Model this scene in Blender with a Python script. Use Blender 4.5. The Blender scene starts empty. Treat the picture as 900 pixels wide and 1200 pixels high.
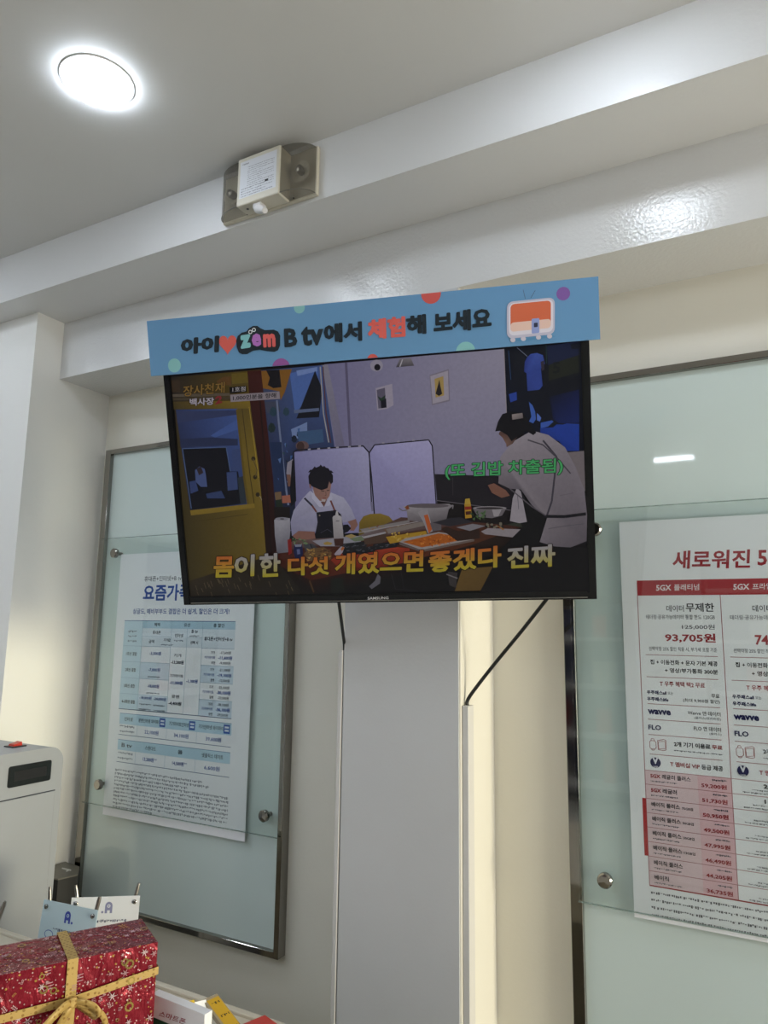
import bpy, math, random
import numpy as np
from mathutils import Matrix, Vector

# ------------------------------------------------------------------ camera, light, exposure
scene = bpy.context.scene
CAMZ = 1.5
C0 = np.array([0.0, 0.0, CAMZ])
PP = np.array([450.0, 600.0]); FPX = 847.0

def _ray(p):
    return np.array([p[0]-PP[0], -(p[1]-PP[1]), -FPX])
_up = _ray((520, -4680)); _up /= np.linalg.norm(_up)
_lf = _ray((-1108, 715)); _lf -= _up*_lf.dot(_up); _lf /= np.linalg.norm(_lf)
_X = -_lf; _Y = np.cross(_up, _X)
RW = np.array([_X, _Y, _up])                 # camera coords -> room coords

cam_d = bpy.data.cameras.new('camera')
cam_d.sensor_fit = 'HORIZONTAL'; cam_d.sensor_width = 36.0
cam_d.lens = FPX/900.0*36.0
cam_d.clip_start = 0.02
cam = bpy.data.objects.new('camera', cam_d)
scene.collection.objects.link(cam)
M = Matrix.Identity(4)
for i in range(3):
    for j in range(3):
        M[i][j] = float(RW[i][j])
    M[i][3] = float(C0[i])
cam.matrix_world = M
scene.camera = cam

scene.view_settings.view_transform = 'Standard'
scene.view_settings.look = 'None'
scene.view_settings.exposure = 0.0
scene.view_settings.gamma = 1.0
scene.view_settings.use_curve_mapping = False

world = bpy.data.worlds.new('world'); scene.world = world
world.use_nodes = True
world.node_tree.nodes['Background'].inputs[0].default_value = (0.85, 0.88, 0.9, 1)
world.node_tree.nodes['Background'].inputs[1].default_value = 0.3

DOWN_EMIT = 46.0         # ceiling downlights
BAR_EMIT = 24.0          # linear LED bars
FILL_W = 72.0
SUN_W = 1.7              # warm sunlight through the added side window

sun = bpy.data.lights.new('low_sun', 'SUN')            # low warm sun read off the lit side faces, through the added window
sun.energy = SUN_W; sun.angle = math.radians(9); sun.color = (1.0, 0.91, 0.62)
sun_o = bpy.data.objects.new('low_sun', sun)
sun_o.rotation_euler = Vector((-1.0, 0.10, -0.05)).to_track_quat('-Z', 'Y').to_euler()
sun_o.location = (6, 1, 3)
scene.collection.objects.link(sun_o)
fill = bpy.data.lights.new('window_fill', 'AREA')    # area fill outside the added side window, brightens the room from the right
fill.shape = 'RECTANGLE'; fill.size = 1.7; fill.size_y = 1.75; fill.energy = FILL_W; fill.color = (1.0, 0.95, 0.82)
fill_o = bpy.data.objects.new('window_fill', fill)
fill_o.location = (2.8, .78, 1.25); fill_o.rotation_euler = (0, math.radians(90), 0)
scene.collection.objects.link(fill_o)

# ------------------------------------------------------------------ geometry helpers
def wr(p): return RW @ _ray(p)
def at_y(p, y): d = wr(p); return C0 + d*(y/d[1])
def at_x(p, x): d = wr(p); return C0 + d*(x/d[0])
def at_z(p, z): d = wr(p); return C0 + d*((z-CAMZ)/d[2])

def lin(c):
    out = []
    for v in c[:3]:
        v = v/255.0
        out.append(v/12.92 if v <= 0.04045 else ((v+0.055)/1.055)**2.4)
    return (out[0], out[1], out[2], 1.0)

COL = scene.collection

class MB:
    def __init__(self):
        self.v = []; self.f = []; self.c = []; self.smooth = False
    def add(self, vs, fs, col=None):
        b = len(self.v)
        self.v += [tuple(float(q) for q in p) for p in vs]
        self.f += [tuple(b+i for i in f) for f in fs]
        if col is None: col = (1, 1, 1, 1)
        if isinstance(col, list): self.c += col
        else: self.c += [col]*len(vs)
        return self
    def box(self, lo, hi, bevel=0.0):
        x0, y0, z0 = lo; x1, y1, z1 = hi
        if bevel <= 0:
            vs = [(x0,y0,z0),(x1,y0,z0),(x1,y1,z0),(x0,y1,z0),(x0,y0,z1),(x1,y0,z1),(x1,y1,z1),(x0,y1,z1)]
            fs = [(0,3,2,1),(4,5,6,7),(0,1,5,4),(1,2,6,5),(2,3,7,6),(3,0,4,7)]
            return self.add(vs, fs)
        import bmesh
        bm = bmesh.new()
        bmesh.ops.create_cube(bm, size=1)
        for v in bm.verts:
            v.co = Vector((x0+(v.co.x+.5)*(x1-x0), y0+(v.co.y+.5)*(y1-y0), z0+(v.co.z+.5)*(z1-z0)))
        bmesh.ops.bevel(bm, geom=list(bm.edges), offset=bevel, segments=3, affect='EDGES', profile=0.5)
        bm.verts.index_update()
        self.add([v.co[:] for v in bm.verts], [[v.index for v in f.verts] for f in bm.faces])
        bm.free()
        return self
    def prism(self, poly, h0, h1, fn):
        """poly: list of 2D points; fn(a,b,h)->3D"""
        n = len(poly)
        vs = [fn(a, b, h0) for a, b in poly]+[fn(a, b, h1) for a, b in poly]
        fs = [tuple(range(n))[::-1], tuple(range(n, 2*n))]
        fs += [(i, (i+1) % n, n+(i+1) % n, n+i) for i in range(n)]
        return self.add(vs, fs)
    def tube(self, pts, r, seg=10, caps=True):
        pts = [Vector(p) for p in pts]
        rs = r if isinstance(r, (list, tuple)) else [r]*len(pts)
        vs = []; fs = []
        prev = None
        for i, p in enumerate(pts):
            t = (pts[min(i+1, len(pts)-1)]-pts[max(i-1, 0)]).normalized()
            a = prev if prev is not None else (Vector((0, 0, 1)) if abs(t.z) < .9 else Vector((1, 0, 0)))
            a = (a-t*a.dot(t)).normalized(); prev = a
            b = t.cross(a)
            for k in range(seg):
                an = 2*math.pi*k/seg
                vs.append(tuple(p+(a*math.cos(an)+b*math.sin(an))*rs[i]))
        for i in range(len(pts)-1):
            for k in range(seg):
                k2 = (k+1) % seg
                fs.append((i*seg+k, i*seg+k2, (i+1)*seg+k2, (i+1)*seg+k))
        if caps:
            fs.append(tuple(range(seg))[::-1]); fs.append(tuple(range((len(pts)-1)*seg, len(pts)*seg)))
        return self.add(vs, fs)
    def lathe(self, prof, fn, seg=32):
        """prof: list of (r,h); fn(x,y,h)->3D"""
        vs = []; fs = []
        n = len(prof)
        for r, h in prof:
            for k in range(seg):
                an = 2*math.pi*k/seg
                vs.append(fn(r*math.cos(an), r*math.sin(an), h))
        for i in range(n-1):
            for k in range(seg):
                k2 = (k+1) % seg
                fs.append((i*seg+k, i*seg+k2, (i+1)*seg+k2, (i+1)*seg+k))
        fs.append(tuple(range(seg))[::-1]); fs.append(tuple(range((n-1)*seg, n*seg)))
        return self.add(vs, fs)

def empty(name, loc=(0, 0, 0)):
    o = bpy.data.objects.new(name, None)
    o.empty_display_size = 0.05
    o.location = tuple(float(q) for q in loc)
    COL.objects.link(o)
    return o

def obj(name, mb, mat, parent=None, smooth=False, colors=False):
    me = bpy.data.meshes.new(name)
    me.from_pydata(mb.v, [], mb.f)
    if colors:
        ca = me.color_attributes.new('Col', 'FLOAT_COLOR', 'POINT')
        ca.data.foreach_set('color', np.array(mb.c, dtype=np.float32).ravel())
    me.validate()
    me.update()
    if smooth:
        for p in me.polygons: p.use_smooth = True
        try: me.set_sharp_from_angle(angle=math.radians(40))
        except Exception: pass
    me.materials.append(mat)
    o = bpy.data.objects.new(name, me)
    COL.objects.link(o)
    if parent is not None:
        o.parent = parent
        # meshes are written in room coordinates
        p = parent; loc = Vector((0, 0, 0))
        while p is not None:
            if p.type == 'EMPTY': loc = loc+p.location
            p = p.parent
        o.matrix_parent_inverse = Matrix.Translation(-loc) if parent.type == 'EMPTY' else Matrix.Identity(4)
    return o

def tag(o, label, cat, group=None):
    o['label'] = label; o['category'] = cat
    if group: o['group'] = group
    return o
def thing(name, loc, label, cat, group=None):
    return tag(empty(name, loc), label, cat, group)
def struct(name, mb, mat, label=None, parent=None):
    o = obj(name, mb, mat, parent)
    o['kind'] = 'structure'
    if label: o['label'] = label
    return o

# ------------------------------------------------------------------ materials
def mat_new(name):
    m = bpy.data.materials.new(name); m.use_nodes = True
    return m, m.node_tree.nodes, m.node_tree.links, m.node_tree.nodes['Principled BSDF']

def mat(name, rgb, rough=0.5, metal=0.0, spec=0.5, bump=0.0, bscale=60.0, var=0.0, vscale=4.0, coat=0.0, detail=4.0):
    m, N, L, P = mat_new(name)
    P.inputs['Base Color'].default_value = lin(rgb)
    P.inputs['Roughness'].default_value = rough
    P.inputs['Metallic'].default_value = metal
    P.inputs['Specular IOR Level'].default_value = spec
    P.inputs['Coat Weight'].default_value = coat
    tc = N.new('ShaderNodeTexCoord')
    if var > 0:
        n = N.new('ShaderNodeTexNoise'); n.inputs['Scale'].default_value = vscale; n.inputs['Detail'].default_value = 6
        r = N.new('ShaderNodeMapRange'); r.inputs[1].default_value = .25; r.inputs[2].default_value = .75
        r.inputs[3].default_value = 1-var; r.inputs[4].default_value = 1+var*.3
        mx = N.new('ShaderNodeMix'); mx.data_type = 'RGBA'; mx.blend_type = 'MULTIPLY'; mx.inputs[0].default_value = 1
        mx.inputs[6].default_value = lin(rgb)
        L.new(tc.outputs['Object'], n.inputs['Vector']); L.new(n.outputs[0], r.inputs[0])
        L.new(r.outputs[0], mx.inputs[7]); L.new(mx.outputs[2], P.inputs['Base Color'])
    if bump > 0:
        n = N.new('ShaderNodeTexNoise'); n.inputs['Scale'].default_value = bscale; n.inputs['Detail'].default_value = detail
        b = N.new('ShaderNodeBump'); b.inputs['Strength'].default_value = bump; b.inputs['Distance'].default_value = 0.002
        L.new(tc.outputs['Object'], n.inputs['Vector']); L.new(n.outputs[0], b.inputs['Height'])
        L.new(b.outputs[0], P.inputs['Normal'])
    return m

def mat_emit(name, rgb, strength):
    m, N, L, P = mat_new(name)
    P.inputs['Base Color'].default_value = (0.8, 0.8, 0.8, 1)
    P.inputs['Emission Color'].default_value = lin(rgb)
    P.inputs['Emission Strength'].default_value = strength
    return m

def mat_clear(name, tint=(255, 255, 255), gloss_rough=0.02, f0=0.04, body=0.0, body_rgb=(120, 115, 105)):
    """thin clear sheet: transparent with a Fresnel reflection, optionally a smoky body"""
    m, N, L, P = mat_new(name)
    out = N['Material Output']; N.remove(P)
    tr = N.new('ShaderNodeBsdfTransparent'); tr.inputs[0].default_value = lin(tint)
    gl = N.new('ShaderNodeBsdfGlossy'); gl.inputs['Roughness'].default_value = gloss_rough
    lw = N.new('ShaderNodeLayerWeight'); lw.inputs[0].default_value = 0.5
    pw = N.new('ShaderNodeMath'); pw.operation = 'POWER'; pw.inputs[1].default_value = 5.0
    L.new(lw.outputs['Facing'], pw.inputs[0])
    fr = N.new('ShaderNodeMapRange'); fr.inputs[3].default_value = f0; fr.inputs[4].default_value = 1.0
    L.new(pw.outputs[0], fr.inputs[0])
    mx = N.new('ShaderNodeMixShader')
    L.new(fr.outputs[0], mx.inputs[0])
    if body > 0:
        df = N.new('ShaderNodeBsdfDiffuse'); df.inputs[0].default_value = lin(body_rgb)
        m2 = N.new('ShaderNodeMixShader'); m2.inputs[0].default_value = body
        L.new(tr.outputs[0], m2.inputs[1]); L.new(df.outputs[0], m2.inputs[2]); L.new(m2.outputs[0], mx.inputs[1])
    else:
        L.new(tr.outputs[0], mx.inputs[1])
    L.new(gl.outputs[0], mx.inputs[2]); L.new(mx.outputs[0], out.inputs[0])
    return m

def mat_print(name, rough=0.45, spec=0.3):
    m, N, L, P = mat_new(name)
    a = N.new('ShaderNodeVertexColor'); a.layer_name = 'Col'
    L.new(a.outputs[0], P.inputs['Base Color'])
    P.inputs['Roughness'].default_value = rough; P.inputs['Specular IOR Level'].default_value = spec
    return m

def mat_screen(name):
    m, N, L, P = mat_new(name)
    a = N.new('ShaderNodeVertexColor'); a.layer_name = 'Col'
    P.inputs['Base Color'].default_value = (0.004, 0.004, 0.005, 1)
    P.inputs['Roughness'].default_value = 0.32; P.inputs['Specular IOR Level'].default_value = 0.25
    tc = N.new('ShaderNodeTexCoord'); n = N.new('ShaderNodeTexNoise')
    n.inputs['Scale'].default_value = 160; n.inputs['Detail'].default_value = 3
    r = N.new('ShaderNodeMapRange'); r.inputs[1].default_value = .3; r.inputs[2].default_value = .7
    r.inputs[3].default_value = .94; r.inputs[4].default_value = 1.04
    mx = N.new('ShaderNodeMix'); mx.data_type = 'RGBA'; mx.blend_type = 'MULTIPLY'; mx.inputs[0].default_value = 1
    L.new(tc.outputs['Object'], n.inputs['Vector']); L.new(n.outputs[0], r.inputs[0])
    L.new(a.outputs[0], mx.inputs[6]); L.new(r.outputs[0], mx.inputs[7])
    L.new(mx.outputs[2], P.inputs['Emission Color'])
    P.inputs['Emission Strength'].default_value = 0.56
    return m

MT = dict(
    ceiling=mat('ceiling_paint', (206, 206, 204), .55, bump=.15, bscale=18, var=.02),
    white=mat('white_gloss_paint', (218, 218, 217), .33, bump=.22, bscale=95, var=.03, vscale=3),
    gloss=mat('white_enamel_paint', (218, 218, 217), .2, bump=.5, bscale=120, var=.02, detail=2),
    pier=mat('pier_paint', (238, 237, 232), .4, bump=.18, bscale=95, var=.02, vscale=3),
    cream=mat('cream_wall_paint', (230, 226, 213), .45, bump=.15, bscale=110, var=.03, vscale=2.5),
    pillar=mat('pillar_paint', (222, 219, 210), .5, bump=.15, bscale=120, var=.04, vscale=3),
    board=mat('pillar_board_paint', (200, 201, 203), .5, bump=.12, bscale=140, var=.05, vscale=3),
    floor=mat('floor_tile', (190, 187, 180), .3, var=.06),
    dark=mat('dark_fixture', (60, 62, 68), .5),
    chrome=mat('polished_steel', (150, 147, 142), .07, metal=1.0, bump=.03, bscale=6),
    brushed=mat('brushed_steel', (158, 154, 148), .3, metal=1.0),
    tvblack=mat('tv_black_plastic', (9, 10, 12), .22, spec=.45),
    tvback=mat('tv_back_plastic', (20, 21, 23), .45),
    cable=mat('cable_rubber', (14, 17, 17), .45),
    trunk=mat('trunking_plastic', (206, 204, 202), .4),
    machine=mat('machine_grey_metal', (158, 162, 168), .42, bump=.03, bscale=300),
    machine_dark=mat('machine_display', (28, 33, 34), .25),
    seam=mat('seam_dark', (40, 44, 52), .6),
    red=mat('red_plastic', (196, 60, 48), .35),
    black=mat('black_panel', (27, 28, 30), .4),
    greytop=mat('grey_top', (105, 102, 94), .4),
    ivory=mat('ivory_plastic', (198, 192, 175), .45),
    desk=mat('desk_laminate', (206, 198, 180), .4, var=.04),
    paper=mat('paper_white', (238, 239, 243), .6),
    gold=mat('gold_ribbon', (176, 148, 88), .45, metal=.1, spec=.5, bump=.1, bscale=600),
    led=mat_emit('downlight_diffuser', (232, 242, 255), DOWN_EMIT),
    bar=mat_emit('led_bar_diffuser', (234, 244, 255), BAR_EMIT),
    acrylic=mat_clear('clear_acrylic', (250, 252, 251)),
    acredge=mat_clear('acrylic_edge', (215, 225, 222), .15, body=.35, body_rgb=(170, 186, 182)),
    smoke=mat_clear('smoky_cover', (205, 202, 195), .08, body=.2, body_rgb=(140, 137, 130)),
    glasswin=mat_clear('window_glass'),
    print=mat_print('printed_ink', .5, .3),
    signprint=mat_print('printed_board', .5, .3),
    screen=mat_screen('screen_picture'),
    cover=mat('phone_navy', (40, 45, 70), .4),
)
_m = MT['gold']; _N = _m.node_tree.nodes; _L = _m.node_tree.links
_v = _N.new('ShaderNodeTexVoronoi'); _v.inputs['Scale'].default_value = 130; _v.inputs['Randomness'].default_value = .25
_c = _N.new('ShaderNodeMath'); _c.operation = 'LESS_THAN'; _c.inputs[1].default_value = .3
_x = _N.new('ShaderNodeMix'); _x.data_type = 'RGBA'; _x.inputs[6].default_value = lin((180, 150, 86)); _x.inputs[7].default_value = lin((140, 106, 46))
_t = _N.new('ShaderNodeTexCoord'); _L.new(_t.outputs['Object'], _v.inputs['Vector']); _L.new(_v.outputs['Distance'], _c.inputs[0])
_L.new(_c.outputs[0], _x.inputs[0]); _L.new(_x.outputs[2], _N['Principled BSDF'].inputs['Base Color'])
# back-painted pale green glass
MT['glass'] = mat('back_painted_glass', (206, 220, 217), .035, spec=.55, coat=.3)

# ------------------------------------------------------------------ plane painter (flat print)
class Plane:
    def __init__(s, O, U, N):
        s.O = np.array(O, float); s.U = np.array(U, float)/np.linalg.norm(U)
        N = np.array(N, float); N -= s.U*N.dot(s.U); s.N = N/np.linalg.norm(N)
        s.V = np.cross(s.N, s.U)
    def ab(s, p):
        d = wr(p); t = (s.O-C0).dot(s.N)/d.dot(s.N); q = C0+d*t-s.O
        return (q.dot(s.U), q.dot(s.V))
    def pt(s, a, b, h=0.0):
        return tuple(s.O+s.U*a+s.V*b+s.N*h)

_tc = {}
def glyphs(txt, off=0.0):
    key = (txt, off)
    if key in _tc: return _tc[key]
    cu = bpy.data.curves.new('tmp_text', 'FONT')
    cu.body = txt; cu.size = 1; cu.resolution_u = 2; cu.offset = off
    o = bpy.data.objects.new('tmp_text', cu); COL.objects.link(o)
    bpy.context.view_layer.update()
    ev = o.evaluated_get(bpy.context.evaluated_depsgraph_get())
    me = ev.to_mesh()
    vs = np.array([v.co[:2] for v in me.vertices]) if len(me.vertices) else np.zeros((1, 2))
    fs = [tuple(p.vertices) for p in me.polygons]
    ev.to_mesh_clear()
    bpy.data.objects.remove(o); bpy.data.curves.remove(cu)
    _tc[key] = (vs, fs)
    return vs, fs

LAY = 0.000012
class Paint:
    def __init__(s, plane, base=0.0002, clip=None, lay=LAY):
        s.lay = lay; s.p = plane; s.mb = MB(); s.k = 0; s.base = base; s.clip = clip; s.tr = None
    def h(s):
        s.k += 1
        return s.base+s.k*s.lay
    def _ab(s, q):
        if s.tr: q = s.tr(*q)
        return s.p.ab(q)
    def _clip(s, pts):
        if not s.clip: return pts
        a0, b0, a1, b1 = s.clip
        for ax, lim, sg in ((0, a0, 1), (0, a1, -1), (1, b0, 1), (1, b1, -1)):
            out = []
            for i in range(len(pts)):
                P, Q = pts[i-1], pts[i]
                ip = (P[ax]-lim)*sg >= 0; iq = (Q[ax]-lim)*sg >= 0
                if ip != iq:
                    t = (lim-P[ax])/(Q[ax]-P[ax])
                    out.append((P[0]+t*(Q[0]-P[0]), P[1]+t*(Q[1]-P[1])))
                if iq: out.append(Q)
            pts = out
            if not pts: return []
        return pts
    def polyab(s, pts, col, same=False):
        cols = None
        if isinstance(col, list): cols = [lin(c) for c in col]
        else: pts = s._clip(pts)
        if len(pts) < 3: return
        area = sum(pts[i-1][0]*pts[i][1]-pts[i][0]*pts[i-1][1] for i in range(len(pts)))
        if area < 0:
            pts = pts[::-1]
            if cols: cols = cols[::-1]
        h = s.base+s.k*s.lay if same else s.h()
        s.mb.add([s.p.pt(a, b, h) for a, b in pts], [tuple(range(len(pts)))], cols if cols else lin(col))
    def poly(s, px, col, same=False):
        s.polyab([s._ab(q) for q in px], col, same)
    def ellipse(s, c, rx, ry, col, n=28, same=False):
        s.poly([(c[0]+rx*math.cos(2*math.pi*i/n), c[1]+ry*math.sin(2*math.pi*i/n)) for i in range(n)], col, same)
    def circle(s, c, edge, col, n=32):
        a = s._ab(c); e = s._ab(edge); r = math.hypot(e[0]-a[0], e[1]-a[1])
        s.polyab([(a[0]+r*math.cos(2*math.pi*i/n), a[1]+r*math.sin(2*math.pi*i/n)) for i in range(n)], col)
    def line(s, px, w, col, same=False):
        """polyline of width w (in photo pixels)"""
        for i in range(len(px)-1):
            (x0, y0), (x1, y1) = px[i], px[i+1]
            d = math.hypot(x1-x0, y1-y0) or 1
            nx, ny = -(y1-y0)/d*w/2, (x1-x0)/d*w/2
            s.poly([(x0+nx, y0+ny), (x1+nx, y1+ny), (x1-nx, y1-ny), (x0-nx, y0-ny)], col, same or i > 0)
    def textab(s, txt, bl, br, tl, col, bold=0.0, top=None, outline=None, oc=(0, 0, 0)):
        """fit the text's bounding box to the parallelogram bl, br, tl (plane coords)"""
        bl, br, tl = (np.array(q) for q in (bl, br, tl))
        base, _ = glyphs(txt, min(bold, .018)); gx = max(0, bold-.018)
        lo, hi = base.min(0)-gx, base.max(0)+gx
        def put(vs, fs, c, ctop):
            h = s.h()
            w = (vs-lo)/np.maximum(hi-lo, 1e-6)
            pts = [bl+(br-bl)*a+(tl-bl)*b for a, b in w]
            if ctop is None: cc = lin(c)
            else:
                A, B = np.array(lin(c)), np.array(lin(ctop))
                cc = [tuple(A+(B-A)*min(1, max(0, b*1.25-.1))) for _, b in w]
            s.mb.add([s.p.pt(a, b, h) for a, b in pts], fs, cc)
        def fat(r, c, ctop):
            o_ = min(r, .018); v, f = glyphs(txt, o_); put(v, f, c, ctop)
            e_ = r-o_
            if e_ > .004:
                for i in range(8):
                    put(v+np.array([math.cos(i*math.pi/4), math.sin(i*math.pi/4)])*e_, f, c, ctop)
        if outline: fat(bold+outline, oc, None)
        fat(bold, col, top)
    def text(s, txt, bl, br, tl, col, bold=0.0, **k):
        s.textab(txt, s._ab(bl), s._ab(br), s._ab(tl), col, bold, **k)
    def dashes(s, a0, a1, b, h, col, rnd, lo=.004, hi=.014, gap=.0022):
        """illegible small print: short irregular strokes along a line"""
        a = a0; first = True
        while a < a1:
            e = min(a+rnd.uniform(lo, hi), a1); x = a
            while x < e-1e-6:                      # letter-like strokes of one word
                w_ = min(rnd.uniform(.35, .6)*h, e-x); y0 = b+h*rnd.uniform(0, .3); y1 = b+h*rnd.uniform(.7, 1)
                if rnd.random() < .5: y0 = b+h*rnd.uniform(.3, .6)
                s.polyab([(x, y0), (x+w_, y0), (x+w_, y1), (x, y1)], col, same=not first)
                first = False
                x += w_+h*rnd.uniform(.12, .3)
            a = e+gap*rnd.uniform(.7, 1.3)
    def build(s, name, m, parent):
        o = obj(name, s.mb, m, parent, colors=True)
        if name in ('small_print', 'lettering', 'price_table', 'plan_column', 'discount_table', 'service_tables', 'printed_motifs', 'rating_label', 'print'): o['kind'] = 'stuff'
        return o

def scaled(x0, y0, k):
    return lambda x, y: (x0+x/k, y0+y/k)

# ------------------------------------------------------------------ the room
D = 1.8
YB, Y2, Y1 = 1.8, 1.583, 1.374           # back wall, lower beam / pillar face, upper beam face
ZC, ZB1, ZB2 = CAMZ+1.222, CAMZ+1.057, CAMZ+0.85
XL = -2.183                              # side face of the left pier
YW = 1.478                               # face of the left pier
XR, XLL, YR = 2.6, -4.2, -3.4
PX0, PX1 = -0.982, -0.664                # pillar

struct('floor', MB().box((XLL, YR, -.05), (XR, YB+.1, 0)), MT['floor'], 'grey shop floor')
struct('ceiling', MB().box((XLL, YR, ZC), (XR, YB+.1, ZC+.06)), MT['ceiling'], 'flat white painted ceiling')
struct('wall_back', MB().box((XL, YB, 0), (XR, YB+.1, ZB2)), MT['cream'], 'cream back wall of the recess')
struct('wall_left', MB().box((XLL, YW, 0), (XL, YB+.1, ZB1)), MT['pier'], 'white wall pier at the left with a cream side face')
struct('wall_side', MB().box((XLL-.1, YR, 0), (XLL, YB+.1, ZC)), MT['white'], 'white side wall')
struct('wall_rear', MB().box((XLL, YR-.1, 0), (XR, YR, ZC)), MT['white'], 'white rear wall')
struct('trim_1', MB().box((XLL, Y1, ZB1), (XR, YB+.1, ZC)), MT['white'], 'upper stepped white ceiling beam')
struct('trim_2', MB().box((XL, Y2, ZB2), (XR, YB+.1, ZB1)), MT['gloss'], 'lower glossy white stepped beam above the television')
pl = struct('wall_pillar', MB().box((PX0, Y2, 0), (PX1, YB, ZB2), .003), MT['pillar'], 'square white pillar behind the television')
obj('front_board', MB().box((PX0+.002, Y2-.004, .0), (PX1-.004, Y2-.0005, ZB2-.001), .001), MT['board'], pl)
# right wall, its unseen window opening added to let in side light
wy0, wy1, wz0, wz1 = -.1, 1.66, .3, 2.2
w = MB()
w.box((XR, YR, 0), (XR+.12, wy0, ZC)); w.box((XR, wy1, 0), (XR+.12, YB+.1, ZC))
w.box((XR, wy0, 0), (XR+.12, wy1, wz0)); w.box((XR, wy0, wz1), (XR+.12, wy1, ZC))
struct('wall_right', w, MT['white'], 'white right wall with an added window')
fr = MB()
for a, b in (((wy0, wz0), (wy1, wz0+.05)), ((wy0, wz1-.05), (wy1, wz1)), ((wy0, wz0), (wy0+.05, wz1)), ((wy1-.05, wz0), (wy1, wz1))):
    fr.box((XR+.03, a[0], a[1]), (XR+.09, b[0], b[1]))
wn = struct('added_window_1', fr, MT['white'], 'unseen side window frame, added for the side light')
obj('added_window_pane', MB().box((XR+.058, wy0+.05, wz0+.05), (XR+.062, wy1-.05, wz1-.05)), MT['glasswin'], wn)

# ------------------------------------------------------------------ ceiling lights
def downlight(x, y, label, group=None):
    t = thing('ceiling_downlight', (x, y, ZC), label, 'ceiling light', group)
    f = lambda a, b, h: (x+a, y+b, ZC-h)
    obj('trim_ring', MB().lathe([(.08, 0.0005), (.08, .003), (.077, .004), (.0745, .004), (.0745, .0005)], f, 40), MT['white'], t, True)
    obj('diffuser', MB().lathe([(.074, .001), (.074, .009), (.071, .013), (.05, .016), (.001, .017)], f, 40), MT['led'], t, True)
    return t
downlight(-1.294, .968, 'round glowing downlight in the ceiling at the upper left', 'round ceiling downlights')
downlight(-.22, 1.05, 'round downlight whose glow shows at the top edge of the ceiling', 'round ceiling downlights')
for x, y in ((1.0, 1.0), (-2.4, .85), (-3.1, .7), (-1.3, -.5), (-2.5, -.3), (.3, -.6), (-3.5, -.3)):  # unseen downlights added for room light, several to brighten the left side
    downlight(x, y, 'unseen round ceiling downlight added for room light', 'round ceiling downlights')
def led_bar(x0, x1, y, label):
    t = thing('linear_ceiling_light', ((x0+x1)/2, y, ZC), label, 'ceiling light', 'linear ceiling lights')
    obj('housing', MB().box((x0-.01, y-.05, ZC-.02), (x1+.01, y+.05, ZC-.0005)), MT['white'], t)
    obj('diffuser', MB().box((x0, y-.042, ZC-.034), (x1, y+.042, ZC-.02), .004), MT['bar'], t)
led_bar(-1.75, -.48, -1.735, 'long white ceiling light mirrored in the right glass board')
led_bar(.5, 1.75, -2.6, 'unseen long white ceiling light added deep in the shop')  # unseen bar added for more light from the rear
led_bar(-3.9, -2.2, -2.3, 'unseen long white ceiling light added in the rear left corner of the shop')  # this bar and the next are added to lift the left side
led_bar(-3.4, -2.0, -.75, 'unseen long white ceiling light added near the far side wall')

# ------------------------------------------------------------------ shop shelves added behind the viewer for dark reflections
def shelf_unit(corner, ux, uy, w, label, cols):
    ux, uy = np.array(ux, float), np.array(uy, float)
    f = lambda a, b, h: tuple(np.array([corner[0], corner[1], 0.])+ux*a+uy*b+np.array([0, 0, h]))
    c_ = f(w/2, .15, 0); t = thing('added_shelf', c_, label, 'shelf', 'shop shelves added behind the viewer')
    def bx(name, a0, a1, b0, b1, h0, h1, m):
        mb = MB(); mb.prism([(a0, b0), (a1, b0), (a1, b1), (a0, b1)], h0, h1, f); return obj(name, mb, m, t)
    bx('back_panel', 0, w, .002, .02, 0, 2.1, MT['cover'])
    for a in (0, w-.03): bx('side_panel', a, a+.03, .02, .3, 0, 2.1, MT['dark'])
    for k in range(5): bx('shelf_board', .03, w-.03, .02, .3, .15+k*.42, .18+k*.42, MT['white'])
    r_ = random.Random(7)
    for k in range(4):
        a = .06
        while a < w-.2:
            ww = r_.uniform(.1, .22); bx('goods_card', a, a+ww, .1, .12, .18+k*.42, .18+k*.42+r_.uniform(.12, .3), r_.choice(cols)); a += ww+r_.uniform(.03, .14)
    return t
gc_ = [MT['cover'], MT['dark'], MT['red'], MT['paper'], MT['black'], MT['ivory'], MT['cover']]
shelf_unit((-2.9, YR), (1, 0, 0), (0, 1, 0), 1.7, 'unseen dark navy goods shelf added on the rear wall, mirrored in the steel frames', gc_)
shelf_unit((-.6, YR), (1, 0, 0), (0, 1, 0), 1.5, 'second unseen dark goods shelf added on the rear wall, right of the first', gc_)
shelf_unit((XLL, -.9), (0, 1, 0), (1, 0, 0), 1.5, 'unseen dark goods shelf added along the far side wall', gc_)

# ------------------------------------------------------------------ framed glass boards
YF = 1.765; YG = 1.78
ZP0, ZP1 = CAMZ-.9105, CAMZ+.628
def glass_board(x0, x1, label):
    t = thing('glass_display_board', ((x0+x1)/2, YB, ZP0), label, 'display board', 'framed glass boards on the back wall')
    fw = .017; fl = .027
    for lo, hi in (((x0, YF, ZP0), (x0+fl, YB-.0005, ZP1)), ((x1-fw, YF, ZP0), (x1, YB-.0005, ZP1)),
                   ((x0+fl, YF, ZP1-fw), (x1-fw, YB-.0005, ZP1)), ((x0+fl, YF, ZP0), (x1-fw, YB-.0005, ZP0+fw))):
        obj('frame_rail', MB().box(lo, hi, .0015), MT['chrome'], t)
    obj('glass_pane', MB().box((x0+fl, YG, ZP0+fw), (x1-fw, YG+.008, ZP1-fw)), MT['glass'], t)
    return t
LX0, LX1 = -2.138, -1.289
RX0, RX1 = -.472, .385
glass_board(LX0, LX1, 'pale green glass board in a steel frame, left of the pillar')
glass_board(RX0, RX1, 'pale green glass board in a steel frame, right of the pillar')

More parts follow.
